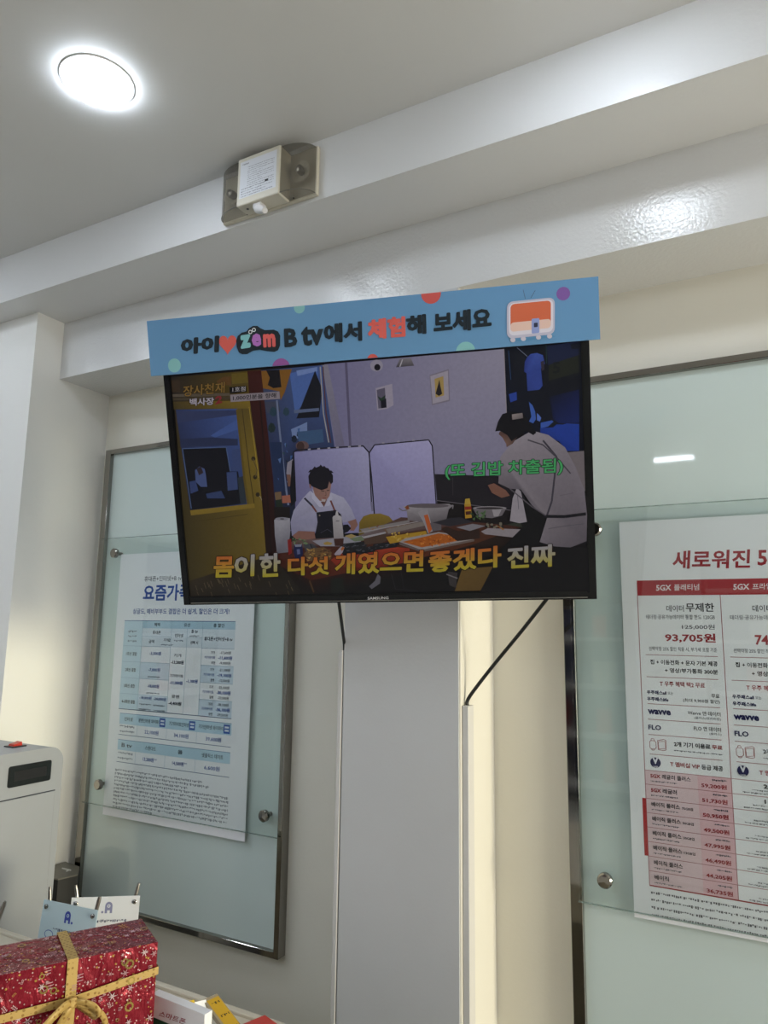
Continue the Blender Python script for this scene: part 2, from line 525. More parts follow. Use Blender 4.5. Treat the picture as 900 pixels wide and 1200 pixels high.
def acrylic(x0, x1, z0, z1, spots, label):
    t = thing('acrylic_sheet', ((x0+x1)/2, 1.757, z0), label, 'acrylic sheet', 'clear acrylic poster covers')
    obj('sheet', MB().box((x0, 1.7552, z0), (x1, 1.7582, z1), .0004), MT['acrylic'], t)
    for za in (z0, z1-.0016): obj('polished_edge', MB().box((x0, 1.7546, za-.0002), (x1, 1.7588, za+.0018)), MT['acredge'], t)
    for (x, z) in spots:
        f = lambda a, b, h: (x+a, 1.7552-h, z+b)
        s = obj('standoff', MB().lathe([(.0145, 0), (.0165, .002), (.0165, .012), (.0135, .0155), (.001, .0165)], f, 24), MT['chrome'], t, True)
        obj('standoff_barrel', MB().lathe([(.006, -.0035), (.006, -.0245)], f, 16), MT['brushed'], s, True)
acrylic(-2.112, -1.3, CAMZ-.592, CAMZ+.3, ((-2.033, CAMZ+.245), (-2.030, CAMZ-.525), (-1.342, CAMZ+.245), (-1.342, CAMZ-.535)),
        'clear acrylic sheet over the blue and white poster')
acrylic(-.452, .365, CAMZ-.607, CAMZ+.29, ((-.386, CAMZ+.24), (-.389, CAMZ-.549), (.3, CAMZ+.24), (.3, CAMZ-.549)),
        'clear acrylic sheet over the red price poster')

# ------------------------------------------------------------------ posters
YP = 1.764
wallp = Plane((0, YP, CAMZ), (1, 0, 0), (0, -1, 0))
rnd = random.Random(4)
def poster_sheet(name, p_tl, p_bl, width, label):
    a0, b1 = wallp.ab(p_tl); a0b, b0 = wallp.ab(p_bl)
    a0 = (a0+a0b)/2
    t = thing(name, (a0+width/2, YP, CAMZ+b0), label, 'poster', 'posters under acrylic')
    obj('paper', MB().box((a0, YP, CAMZ+b0), (a0+width, YP+.0012, CAMZ+b1)), MT['paper'], t)
    return t, a0, a0+width, b0, b1

# right poster: red price table
t, ra0, ra1, rb0, rb1 = poster_sheet('price_poster', (725, 612), (744, 1074.7), .62, 'white poster with red heading and pink price table, right of the television')
A = scaled(700, 600, 4.5); B = scaled(700, 770, 4.5); Cc = scaled(660, 920, 3.75)
RED = (158, 42, 50); INK = (30, 30, 38); NAVY = (32, 32, 84); GRY = (95, 95, 104)
hd = Paint(wallp); hd.tr = A
hd.text('새로워진', (395, 300), (805, 296), (400, 205), RED, .025)
hd.text('5GX', (845, 283), (1075, 277), (845, 200), RED, .025)
ab = wallp.ab
tl = ab(A(208, 362)); bl = ab(A(212, 441)); tblx0 = (tl[0]+bl[0])/2
colx = ab(A(648, 441))[0]; cw = colx-tblx0
tblx1 = tblx0+2*cw
hd.polyab([(tblx0, tl[1]), (tblx1, tl[1]), (tblx1, bl[1]), (tblx0, bl[1])], (168, 52, 58))
hd.text('5GX', (310, 416), (390, 414), (310, 385), (235, 225, 228), .03)
hd.text('플래티넘', (404, 415), (537, 412), (404, 382), (235, 225, 228), .015)
hd.text('5GX', (717, 411), (802, 409), (717, 380), (235, 225, 228), .03)
hd.text('프라임', (818, 410), (920, 407), (818, 377), (235, 225, 228), .015)
hd.build('heading', MT['print'], t)

pt = Paint(wallp)
ztab1 = ab(B(255, 595))[1]; zend = ab(Cc(380, 440))[1]
pink = (226, 190, 196)
# pink price block, 8 rows
rh = (ztab1-zend)/8
pt.polyab([(tblx0, zend), (colx, zend), (colx, ztab1), (tblx0, ztab1)], (222, 196, 202))
pt.polyab([(tblx0+cw*.62, zend), (colx, zend), (colx, ztab1), (tblx0+cw*.62, ztab1)], (224, 184, 192))
LN = (176, 120, 126)
for x in (tblx0, colx, tblx1):
    pt.polyab([(x-.0008, zend), (x+.0008, zend), (x+.0008, bl[1]), (x-.0008, bl[1])], LN)
for k in range(8):
    z = ztab1-k*rh
    pt.polyab([(tblx0, z-.0006), (tblx1, z-.0006), (tblx1, z+.0006), (tblx0, z+.0006)], LN)
pt.polyab([(tblx0, zend-.0013), (tblx1, zend-.0013), (tblx1, zend+.0013), (tblx0, zend+.0013)], RED)
zr1 = ztab1-2*rh; zr0 = ztab1-6*rh
pt.polyab([(tblx0-.008, zr0), (tblx0, zr0), (tblx0, zr1), (tblx0-.008, zr1)], (176, 40, 44))
rows = [('5GX', '레귤러 플러스', '59,200원', '250GB'), ('5GX', '레귤러', '51,730원', '110GB'), ('', '베이직 플러스', '50,950원', '99GB'),
        ('', '베이직 플러스', '49,500원', '74GB'), ('', '베이직 플러스', '47,995원', '54GB'), ('', '베이직 플러스', '46,490원', '37GB'),
        ('', '베이직 플러스', '44,205원', '24GB'), ('', '베이직', '36,735원', '8GB')]
ext = ['', '', '75GB업', '50GB업', '30GB업', '13GB업', '', '']
def tab(s, txt, x0, x1, z, h, col, bold):
    s.textab(txt, (x0, z), (x1, z), (x0, z+h), col, bold)
for k, (g, nm, pr, gb) in enumerate(rows):
    z = ztab1-(k+1)*rh
    x = tblx0+cw*.065
    if g:
        tab(pt, g, x, x+cw*.12, z+rh*.5, rh*.26, RED, .04); x += cw*.14
    w_ = cw*.062*len(nm.replace(' ', ''))*.9
    tab(pt, nm, x, x+w_, z+rh*.48, rh*.33, INK, .02)
    if ext[k]: tab(pt, ext[k], x+w_+.004, x+w_+cw*.15, z+rh*.5, rh*.2, INK, .015)
    pt.dashes(tblx0+cw*.065, tblx0+cw*.38, z+rh*.2, rh*.12, GRY, rnd, .005, .015, .0014)
    tab(pt, pr, tblx0+cw*.66, tblx0+cw*.945, z+rh*.17, rh*.34, RED, .025)
    pt.dashes(tblx0+cw*.79, tblx0+cw*.945, z+rh*.7, rh*.15, GRY, rnd, .006, .012, .0012)
    pt.polyab([(tblx0+cw*.78, z+rh*.765), (tblx0+cw*.95, z+rh*.765), (tblx0+cw*.95, z+rh*.785), (tblx0+cw*.78, z+rh*.785)], GRY)
    gw = cw*.05*len(gb)
    tab(pt, gb, colx+cw*.47-gw/2, colx+cw*.47+gw/2, z+rh*.55, rh*.28, INK, .03)
    pt.dashes(colx+cw*.22, colx+cw*.72, z+rh*.32, rh*.12, GRY, rnd, .005, .014, .0014)
    pt.dashes(colx+cw*.12, colx+cw*.85, z+rh*.12, rh*.12, GRY, rnd, .005, .014, .0014)
pt.build('price_table', MT['print'], t)

def feature(dx, price, name, first):
    """the feature list of one plan, drawn in its column (dx in metres)"""
    s = Paint(wallp)
    def T(tr, txt, b0, b1, tp, col, bold=.01):
        P0, P1, P2 = ab(tr(*b0)), ab(tr(*b1)), ab(tr(*tp))
        z = (P0[1]+P1[1])/2; h = P2[1]-P0[1]
        s.textab(txt, (P0[0]+dx, z), (P1[0]+dx, z), (P0[0]+dx, z+h), col, bold)
    def Lx(tr, p0, p1):
        P0, P1 = ab(tr(*p0)), ab(tr(*p1)); z = (P0[1]+P1[1])/2
        s.polyab([(P0[0]+dx, z-.0006), (P1[0]+dx, z-.0006), (P1[0]+dx, z+.0006), (P0[0]+dx, z+.0006)], LN)
    T(A, '데이터', (365, 527), (457, 525), (365, 493), INK, .01)
    if first:
        T(A, '무제한', (467, 528), (617, 525), (467, 482), INK, .02)
        T(A, '125,000원', (447, 620), (620, 621), (447, 593), GRY, .01)
        s.line([A(442, 607), A(560, 608)], .35, GRY)
        T(A, '93,705원', (358, 690), (625, 690), (358, 640), RED, .03)
    else:
        T(A, '74', (375, 692), (440, 692), (375, 642), RED, .03)
    T(A, '테더링·공유가능데이터 통합 한도 120GB' if first else '테더링·공유가능데이터', (258, 567), (620 if first else 480, 565), (258, 543), GRY, .005)
    T(A, '선택약정 25% 할인 적용 시, 부가세 포함 기준', (272, 735), (632, 737), (272, 712), GRY, .005)
    Lx(A, (255, 750), (635, 765))
    T(A, '집 + 이동전화 + 문자 기본 제공', (280, 805), (635, 812), (280, 780), INK, .02)
    T(B, '+ 영상/부가통화 300분', (357, 85), (637, 89), (357, 60), INK, .02)
    Lx(B, (260, 102), (637, 120))
    T(B, 'T 우주 혜택 택2 무료', (330, 155), (568, 162), (330, 128), RED, .015)
    T(B, '우주패스all', (262, 196), (365, 199), (262, 175), NAVY, .03)
    T(B, '또는', (372, 198), (400, 199), (372, 183), GRY, .005)
    T(B, '우주패스life', (263, 232), (375, 234), (263, 211), NAVY, .03)
    if first:
        T(B, '무료', (602, 215), (645, 218), (602, 194), INK, .01)
        T(B, '(최대 9,900원 할인)', (453, 239), (647, 249), (453, 217), INK, .005)
    Lx(B, (265, 243), (648, 270))
    T(B, 'wavve', (267, 302), (388, 306), (267, 276), NAVY, .05)
    if first:
        T(B, 'Wavve 앤 데이터', (477, 306), (650, 311), (477, 284), INK, .005)
        T(B, '(플러스/프리미엄)', (513, 330), (652, 336), (513, 314), GRY, .005)
    Lx(B, (268, 328), (650, 352))
    T(B, 'FLO', (270, 382), (337, 386), (270, 356), NAVY, .025)
    if first:
        T(B, 'FLO 앤 데이터', (510, 389), (653, 394), (510, 365), INK, .005)
        T(B, '(플러스)', (592, 412), (655, 416), (592, 398), GRY, .005)
    Lx(B, (270, 407), (655, 438))
    # watch and tablet outline icons
    def outline(pts, w):
        P = [ab(B(*q)) for q in pts]
        for i in range(len(P)):
            (x0, z0), (x1, z1) = P[i-1], P[i]
            d = math.hypot(x1-x0, z1-z0); nx, nz = -(z1-z0)/d*w/2, (x1-x0)/d*w/2
            s.polyab([(x0+nx+dx, z0+nz), (x1+nx+dx, z1+nz), (x1-nx+dx, z1-nz), (x0-nx+dx, z0-nz)], RED, same=i > 0)
    outline([(276, 445), (283, 440), (300, 441), (309, 448), (311, 478), (303, 485), (286, 484), (278, 477)], .0009)
    outline([(283, 440), (285, 430), (298, 431), (300, 441)], .0009)
    outline([(286, 484), (289, 490), (300, 491), (303, 485)], .0009)
    outline([(318, 440), (352, 434), (362, 440), (363, 490), (350, 493), (322, 488)], .0009)
    outline([(322, 446), (358, 444), (360, 482), (325, 484)], .0007)
    T(B, '2개 기기 이용료', (405, 472), (597, 486), (405, 446), INK, .025)
    T(B, '무료', (606, 486), (660, 491), (606, 463), RED, .025)
    a = ab(B(405, 497)); e = ab(B(662, 515))
    s.dashes(a[0]+dx, e[0]+dx, (a[1]+e[1])/2-.001, .0035, GRY, rnd, .006, .016, .0014)
    Lx(B, (277, 510), (660, 545))
    c = ab(B(307, 556)); r = abs(ab(B(336, 556))[0]-c[0])*.95
    s.polyab([(c[0]+dx+r*math.cos(i*math.pi/16), c[1]+r*math.sin(i*math.pi/16)) for i in range(32)], (40, 38, 84))
    s.textab('V', (c[0]+dx-.007, c[1]-.003), (c[0]+dx+.007, c[1]-.003), (c[0]+dx-.007, c[1]+.013), (226, 226, 236), .04)
    s.textab('VIP', (c[0]+dx-.005, c[1]-.012), (c[0]+dx+.005, c[1]-.012), (c[0]+dx-.005, c[1]-.007), (226, 226, 236), .02)
    T(B, 'T 멤버십 VIP', (385, 577), (541, 590), (385, 551), RED, .02)
    T(B, '등급 제공', (550, 590), (664, 606), (550, 563), INK, .015)
    s.build('plan_column', MT['print'], t)
feature(0.0, 1, 1, True)
feature(cw, 1, 1, False)
fp = Paint(wallp)
z = zend-.017
for k in range(4):
    fp.dashes(tblx0+.002, tblx1-.01, z, .0062, (92, 92, 100), rnd, .004, .03, .003)
    z -= .0152
fp.build('small_print', MT['print'], t)

# left poster: blue tables
t, la0, la1, lb0, lb1 = poster_sheet('plan_poster', (139, 650), (123.3, 954.8), .598, 'white poster with blue heading and pale blue tables, left of the pillar')
Dd = scaled(130, 640, 5.294); Ee = scaled(120, 810, 5.0)
BLUE = (52, 84, 158); PB = (194, 217, 230); BINK = (48, 56, 74); BG = (120, 128, 142)
hd = Paint(wallp)
def LT(s, tr, txt, b0, b1, tp, col, bold=.01):
    P0, P1, P2 = ab(tr(*b0)), ab(tr(*b1)), ab(tr(*tp))
    z = (P0[1]+P1[1])/2; h = P2[1]-P0[1]
    s.textab(txt, (P0[0], z), (P1[0], z), (P0[0], z+h), col, bold)
LT(hd, Dd, '휴대폰+인터넷+B tv', (207, 220), (437, 214), (207, 187), BINK, .01)
LT(hd, Dd, '요즘가족결합', (197, 346), (660, 330), (197, 245), BLUE, .03)
LT(hd, Dd, '싱글도, 예비부부도 결합은 더 쉽게, 할인은 더 크게!', (135, 427), (735, 421), (135, 391), BLUE, .015)
hd.build('heading', MT['print'], t)
tb = Paint(wallp)
xs = [ab(Dd(x, 510))[0] for x in (83, 197, 377, 475, 570, 772)]
zH1, zH0 = ab(Dd(85, 462))[1], ab(Dd(83, 507))[1]
zb = ab(Ee(105, 102))[1]
zR = [ab(Dd(80, y))[1] for y in (617, 715, 815)]; zR.append(ab(Dd(64, 912))[1]); zR.append(zb)
zS = ab(Dd(230, 560))[1]
def rc(s, x0, z0, x1, z1, col): s.polyab([(x0, z0), (x1, z0), (x1, z1), (x0, z1)], col)
rc(tb, xs[0], zb, xs[1], zH1, PB)
rc(tb, xs[1], zH0, xs[5], zH1, (180, 209, 226))
rc(tb, xs[1], zR[0], xs[5], zH0, (216, 225, 234))
for k in (1, 3):
    rc(tb, xs[1], zR[k+1], xs[2], zR[k], (212, 225, 236)); rc(tb, xs[4], zR[k+1], xs[5], zR[k], (208, 222, 235))
LB = (158, 184, 204)
for x in xs[1:5]: rc(tb, x-.0006, zb, x+.0006, zH1 if x != xs[3] else zH0, LB)
for zz in zR[:4]:
    rc(tb, xs[0], zz-.0006, xs[2], zz+.0006, LB); rc(tb, xs[4], zz-.0006, xs[5], zz+.0006, LB)
rc(tb, xs[0], zH1-.001, xs[5], zH1+.001, (90, 120, 160)); rc(tb, xs[0], zb-.001, xs[5], zb+.001, (70, 90, 120))
rc(tb, xs[1], zS-.0005, xs[2], zS+.0005, LB); rc(tb, xs[3], zS-.0005, xs[4], zS+.0005, LB)
def cen(s, txt, x, z, w, h, col, bold=.015): s.textab(txt, (x-w/2, z-h/2), (x+w/2, z-h/2), (x-w/2, z+h/2), col, bold)
mid = lambda i, j: (xs[i]+xs[j])/2
zh = (zH0+zH1)/2
cen(tb, '혜택', mid(1, 2), zh, .026, .012, BINK); cen(tb, '유선', mid(2, 4), zh, .026, .012, BINK); cen(tb, '총 할인', mid(4, 5), zh, .044, .012, BINK)
zq = (zH0+zS)/2; zq2 = (zS+zR[0])/2; zqm = (zH0+zR[0])/2
cen(tb, '휴대폰', mid(1, 2), zq, .036, .012, BINK); cen(tb, '금액', xs[1]+.045, zq2, .024, .011, BINK); cen(tb, '기기값', xs[1]+.115, zq2+.006, .03, .01, BINK)
tb.dashes(xs[1]+.09, xs[1]+.142, zq2-.013, .006, BG, rnd, .004, .01, .001)
cen(tb, '인터넷', mid(2, 3), zqm+.008, .036, .012, BINK); tb.dashes(mid(2, 3)-.02, mid(2, 3)+.02, zqm-.012, .006, BG, rnd, .004, .01, .001)
cen(tb, 'B tv', mid(3, 4), zq+.006, .026, .011, BINK); tb.dashes(mid(3, 4)-.02, mid(3, 4)+.02, zq-.012, .006, BG, rnd, .004, .01, .001)
cen(tb, '선택 시', mid(3, 4), zq2, .032, .011, BINK)
cen(tb, '휴대폰+인터넷+B tv', mid(4, 5), zqm, .115, .013, BINK, .02)
for k in range(3): tb.dashes(xs[0]+.022, xs[0]+.062, zqm+.014-k*.016, .008, BG, rnd, .004, .01, .001)
amt = ['-3,500원', '-7,000원', '-18,000원']
tot = [('-17,600원', '-11,600원', '-9,000원'), ('-21,100원', '-19,100원', '-12,500원'), ('-22,100원', '-30,100원', '-23,500원'), ('-38,100원', '-36,100원', '-29,500원')]
for k in range(4):
    zm = (zR[k]+zR[k+1])/2; hh = zR[k]-zR[k+1]
    cen(tb, ['1회선 결합', '2회선 결합', '3회선 결합', '4~5회선 결합'][k], mid(0, 1), zm, .05 if k < 3 else .062, .012, BINK)
    if k < 3:
        cen(tb, amt[k], mid(1, 2), zm+.004, .052, .0125, BLUE)
        if k > 0: tb.dashes(mid(1, 2)-.028, mid(1, 2)+.028, zm-.022, .006, BG, rnd, .004, .012, .001)
    else:
        for q, (x, s_) in enumerate(((xs[1]+(xs[2]-xs[1])*.26, '-18,000원'), (xs[1]+(xs[2]-xs[1])*.75, '-24,000원'))):
            cen(tb, s_, x, zm+.016, (xs[2]-xs[1])*.42, .0115, BLUE)
            for i in range(2): tb.dashes(x-(xs[2]-xs[1])*.2, x+(xs[2]-xs[1])*.2, zm-.008-i*.016, .006, BG, rnd, .004, .012, .001)
    for q in range(3):
        z_ = zm+(.9-q)*hh*.3
        cen(tb, ['기가', '기가라이트', '광랜'][q], xs[4]+(xs[5]-xs[4])*[.36, .27, .38][q], z_, (xs[5]-xs[4])*[.12, .34, .12][q], .009, BLUE if q == 1 else BINK, .01)
        cen(tb, tot[k][q], xs[4]+(xs[5]-xs[4])*.74, z_, (xs[5]-xs[4])*(.42 if q == 1 else .33), .0125 if q == 1 else .01, BLUE if q == 1 else BINK, .03 if q == 1 else .01)
zt = zR[0]; tot_h = zR[0]-zb
for i, (nm, v) in enumerate((('기가', '-13,200원'), ('기가라이트', '-11,000원'), ('광랜', '-4,400원'))):
    z_ = zt-tot_h*(.21+.31*i)
    cen(tb, nm, mid(2, 3), z_+.018, .018+.008*len(nm), .01, BINK, .01); cen(tb, v, mid(2, 3), z_-.004, .055, .0125, BLUE if i == 1 else BINK, .025)
cen(tb, '-1,100원', mid(3, 4), zt-tot_h*.5, .048, .0125, BLUE, .025)
tb.build('discount_table', MT['print'], t)
tb = Paint(wallp)
ex = [ab(Ee(x, 190+(x-100)*.09))[0] for x in (99, 205, 377, 553, 755)]
for (h1, h0, zl, names, vals) in (
        (127, 190, 252, ['인터넷', '광랜인터넷 와이파이', '기가라이트인터넷', '기가인터넷 와이파이'], ['22,100원', '34,100원', '39,600원']),
        (282, 342, 413, ['B tv', '스탠다드', '올', '넷플릭스 데이트'], ['13,200원**', '14,500원**', '6,600원'])):
    z1, z0, zz = ab(Ee(100, h1))[1], ab(Ee(97, h0))[1], ab(Ee(95, zl))[1]
    rc(tb, ex[0], z0, ex[4], z1, (182, 211, 227)); rc(tb, ex[0], zz-.0009, ex[4], zz+.0009, (90, 110, 140)); rc(tb, ex[0], z1-.0008, ex[4], z1+.0008, (90, 120, 160))
    for x in ex[1:4]: rc(tb, x-.0005, zz, x+.0005, z0, LB)
    for i, nm in enumerate(names):
        cen(tb, nm, (ex[i]+ex[i+1])/2-(.012 if i and h1 < 200 else 0), (z0+z1)/2, min(.009*len(nm)+.012, .1), .013, BINK, .02)
    for i, v in enumerate(vals):
        cen(tb, v, (ex[i+1]+ex[i+2])/2, (z0+zz)/2, .062, .0145, BLUE, .02)
    for i in range(2): tb.dashes(ex[0]+.004, ex[1]-.012, (z0+zz)/2+.006-i*.016, .008, BG, rnd, .004, .012, .001)
    if h1 < 200:
        for x in (ex[2]-.02, ex[3]-.02, ex[4]-.018):
            rc(tb, x-.0125, (z0+z1)/2-.0135, x+.0125, (z0+z1)/2+.0135, (56, 92, 170)); rc(tb, x-.008, (z0+z1)/2-.0075, x+.008, (z0+z1)/2-.002, (210, 222, 236)); rc(tb, x-.008, (z0+z1)/2+.002, x+.008, (z0+z1)/2+.0075, (210, 222, 236))
tb.build('service_tables', MT['print'], t)
fp = Paint(wallp)
zs, ze = ab(Ee(88, 457))[1], ab(Ee(70, 672))[1]
for k in range(11):
    z_ = zs+(ze-zs)*k/10-.006
    fp.dashes(ex[0]-.004, ex[0]+(ex[4]-ex[0])*(1.0 if 2 < k < 10 else (.78, .84, .66)[k] if k < 3 else .36), z_, .0085, (128, 132, 142), rnd, .006, .034, .003)
fp.build('small_print', MT['print'], t)

# ------------------------------------------------------------------ television
rc_ = [wr(p) for p in ((191, 441), (690, 400), (700, 702), (216, 709))]
sol = np.linalg.solve(np.array([-rc_[1], rc_[2], -rc_[3]]).T, -rc_[0])
P4 = np.array([rc_[0], rc_[1]*sol[0], rc_[2]*sol[1], rc_[3]*sol[2]])
TVW = 0.905
P4 *= TVW/np.linalg.norm(P4[1]-P4[0]); P4 += C0
tvU = P4[1]-P4[0]+P4[2]-P4[3]
tvN = np.cross(tvU, P4[0]-P4[3]+P4[1]-P4[2])
tvc = P4.mean(0)
tvp = Plane(tvc, tvU, tvN)                     # front plane of the bezel, N towards the viewer
q = [tvp.ab(p) for p in ((191, 441), (690, 400), (700, 702), (216, 709))]
ta0 = (q[0][0]+q[3][0])/2; ta1 = (q[1][0]+q[2][0])/2; tb0 = (q[2][1]+q[3][1])/2; tb1 = (q[0][1]+q[1][1])/2+.022
tv = thing('television', tvp.pt(0, tb0, -.05), 'black flat television tilted down on the pillar, showing a kitchen scene', 'television')
sq = [tvp.ab(p) for p in ((200.5, 442), (681, 401), (689, 691.5), (221.5, 699))]
sa0 = (sq[0][0]+sq[3][0])/2; sa1 = (sq[1][0]+sq[2][0])/2; sb0 = (sq[2][1]+sq[3][1])/2; sb1 = tb1-.018
def slab(mb, a0, b0, a1, b1, h0, h1):
    mb.prism([(a0, b0), (a1, b0), (a1, b1), (a0, b1)], h0, h1, tvp.pt)
for nm, r in (('bezel_side', (ta0, tb0, sa0, tb1)), ('bezel_side', (sa1, tb0, ta1, tb1)), ('bezel_top', (sa0, sb1, sa1, tb1)), ('bezel_bottom', (sa0, tb0, sa1, sb0))):
    m_ = MB(); slab(m_, *r, -.03, 0)
    # bevelled inner/outer lip
    slab(m_, r[0]+.002, r[1]+.002, r[2]-.002, r[3]-.002, 0, .0015)
    obj(nm, m_, MT['tvblack'], tv)
m_ = MB(); slab(m_, sa0+.002, tb0+.0035, sa1-.002, tb0+.0052, .0015, .0024)
obj('chin_strip', m_, MT['brushed'], tv)
# back housing: tapered
m_ = MB()
def taper(mb, r0, h0, r1, h1):
    vs = [tvp.pt(a, b, h0) for a, b in ((r0[0], r0[1]), (r0[2], r0[1]), (r0[2], r0[3]), (r0[0], r0[3]))]+[tvp.pt(a, b, h1) for a, b in ((r1[0], r1[1]), (r1[2], r1[1]), (r1[2], r1[3]), (r1[0], r1[3]))]
    mb.add(vs, [(0, 1, 2, 3), (7, 6, 5, 4), (0, 4, 5, 1), (1, 5, 6, 2), (2, 6, 7, 3), (3, 7, 4, 0)])
taper(m_, (ta0+.002, tb0+.001, ta1-.002, tb1-.002), -.03, (ta0+.075, tb0+.012, ta1-.075, tb1-.06), -.072)
obj('back_housing', m_, MT['tvback'], tv)
m_ = MB(); slab(m_, sa0, sb0, sa1, sb1, -.012, -.004)
scr = obj('screen', m_, MT['tvblack'], tv)
lg = Paint(tvp, .0016)
lg.text('SAMSUNG', (431, 702.6), (455.5, 702), (431, 699.4), (178, 178, 182), .02)
lg.build('brand_lettering', MT['print'], tv)
# arm to the pillar
m_ = MB()
hub = np.array(tvp.pt(.02, -.02, -.072)); 
m_.prism([(-.1, -.1), (.14, -.1), (.14, .06), (-.1, .06)], -.0721, -.082, tvp.pt)
obj('mount_plate', m_, MT['tvback'], tv)
b0 = np.array(tvp.pt(.02, -.02, -.082)); e0 = np.array([-.82, Y2-.010, b0[2]+.0])
obj('mount_arm', MB().tube([b0, b0*.5+e0*.5+np.array([.03, 0, 0]), e0], .02, 12), MT['tvback'], tv)
obj('mount_base', MB().box((-.90, Y2-.016, b0[2]-.12), (-.74, Y2-.0045, b0[2]+.12)), MT['tvback'], tv)

# ---- picture on the screen (flat light-emitting image)
scrp = Plane(np.array(tvp.pt(0, 0, -.004)), tvp.U, tvp.N)
pc = Paint(scrp, .00003, clip=(sa0, sb0, sa1, sb1), lay=.000008)
k1 = scaled(190, 420, 5.294); k2 = scaled(300, 500, 5.0); k3 = scaled(430, 500, 3.103); k4 = scaled(570, 390, 6.923); k5 = scaled(180, 500, 3.333); k6 = scaled(170, 310, 3.214); k7 = scaled(450, 520, 3.6)
def pp(tr, pts, col): pc.poly([tr(*p) for p in pts], col)
ID = lambda x, y: (x, y)
pp(ID, [(190, 425), (700, 385), (705, 705), (200, 710)], (18, 17, 20))
# lit wall
pc.clip = None
pp(ID, [(380, 427), (591, 409), (604, 562), (512, 562), (512, 600), (340, 622), (345, 522)], [(116, 112, 146), (150, 145, 164), (128, 124, 148), (128, 124, 152), (132, 128, 160), (104, 100, 138), (110, 106, 142)])
pp(ID, [(376, 428), (384, 427), (404, 523), (394, 524)], [(132, 128, 142), (132, 128, 142), (110, 105, 130), (110, 105, 130)])
pp(ID, [(404, 425), (407, 425), (412, 523), (409, 523)], (92, 86, 112))
# street seen through the window
pp(ID, [(306, 434), (378, 428), (392, 524), (346, 530), (346, 620), (322, 625), (318, 560)], [(58, 66, 92), (70, 90, 140), (48, 60, 96), (40, 48, 76), (22, 24, 38), (20, 24, 40), (34, 44, 76)])
pp(k6, [(545, 410), (650, 385), (655, 440), (600, 520), (565, 560)], (74, 100, 160))
pp(k6, [(570, 400), (648, 386), (648, 402), (574, 420)], (112, 134, 186))
pp(k6, [(640, 400), (668, 470), (655, 575), (570, 580)], (18, 20, 30))
pp(k6, [(560, 548), (655, 540), (655, 552), (562, 560)], (88, 100, 130))
pp(k1, [(615, 78), (805, 66), (760, 212), (735, 260), (728, 205), (625, 186)], (124, 84, 30))
pp(k1, [(645, 74), (728, 70), (740, 178), (690, 185), (655, 165), (668, 120)], (20, 18, 22))
pp(k1, [(635, 270), (720, 265), (735, 330), (650, 340)], (62, 66, 84))
pp(k1, [(800, 440), (900, 395), (900, 490), (810, 500)], (108, 126, 168))
for (x, y, r) in ((690, 330, 40), (770, 330, 35), (680, 430, 40), (820, 500, 30), (700, 600, 34), (720, 680, 40), (850, 470, 26)):
    pp(k1, [(x+r*math.cos(i*.9)*(.6+.4*math.sin(i*3.1)), y+r*.8*math.sin(i*.9)) for i in range(7)], rnd.choice([(30, 44, 44), (40, 62, 76), (52, 78, 120), (26, 34, 50)]))
pc.line([k1(712, 260), k1(722, 380), k1(760, 741), (338, 592)], 2.2, (104, 114, 142))
pp(k5, [(455, 60), (500, 60), (515, 250), (475, 255)], (30, 44, 76))
pp(k5, [(560, 20), (660, 10), (665, 60), (570, 75)], (58, 84, 118))
for i in range(26):
    x, y = rnd.uniform(325, 352), rnd.uniform(500, 580)
    pc.poly([(x, y), (x+rnd.uniform(1, 4), y+rnd.uniform(-2, 2)), (x+rnd.uniform(0, 3), y+rnd.uniform(2, 6))], rnd.choice([(60, 90, 140), (40, 66, 70), (84, 110, 156), (24, 34, 40)]))
pc.line([k6(660, 385), k6(672, 560), k6(692, 670)], 1.4, (150, 146, 150))
pc.line([k6(670, 385), k6(682, 560), k6(700, 672)], 1.2, (86, 48, 40))
# ochre door
pp(ID, [(200, 442), (306, 433), (303, 545), (313, 652), (221, 683), (205, 480)], [(40, 36, 30), (70, 56, 26), (118, 98, 34), (104, 86, 30), (58, 50, 24), (62, 52, 28)])
pp(ID, [(200, 442), (290, 435), (292, 470), (203, 474)], [(34, 30, 28), (86, 70, 24), (82, 66, 26), (40, 34, 28)])
pp(k1, [(55, 135), (110, 135), (112, 210), (60, 210)], (58, 44, 30))
pp(k1, [(430, 95), (530, 88), (540, 150), (435, 160)], (98, 82, 28))
pp(k1, [(340, 140), (380, 115), (430, 112), (430, 170), (345, 160)], (92, 62, 28))
pp(k1, [(60, 222), (420, 215), (420, 232), (62, 240)], (88, 78, 66)); pp(k1, [(62, 246), (430, 236), (430, 254), (64, 262)], (70, 60, 44))
pp(k1, [(64, 268), (545, 262), (552, 310), (70, 316)], [(70, 58, 28), (124, 102, 34), (112, 92, 32), (64, 54, 28)])
gls = [(206, 480), (278.5, 479), (291, 591), (223, 598)]
pp(ID, gls, [(44, 54, 92), (64, 84, 140), (48, 62, 100), (26, 32, 54)])
pp(k1, [(90, 330), (460, 320), (462, 350), (95, 400)], (50, 58, 92)); pp(k1, [(300, 480), (465, 380), (470, 440), (330, 490)], (66, 88, 146))
pp(k1, [(110, 500), (300, 490), (470, 500), (470, 540), (115, 550)], (40, 48, 78))
pp(k5, [(112, 85), (285, 78), (300, 175), (330, 175), (355, 300), (150, 325)], (15, 16, 24))
pc.line([k5(148, 320), k5(113, 86), k5(284, 80), k5(300, 175)], 1.0, (74, 92, 130))
pp(k5, [(162, 170), (180, 155), (200, 165), (205, 190), (210, 235), (185, 235), (165, 215)], (70, 84, 128)); pp(k5, [(168, 165), (185, 155), (195, 180), (178, 190)], (46, 36, 40))
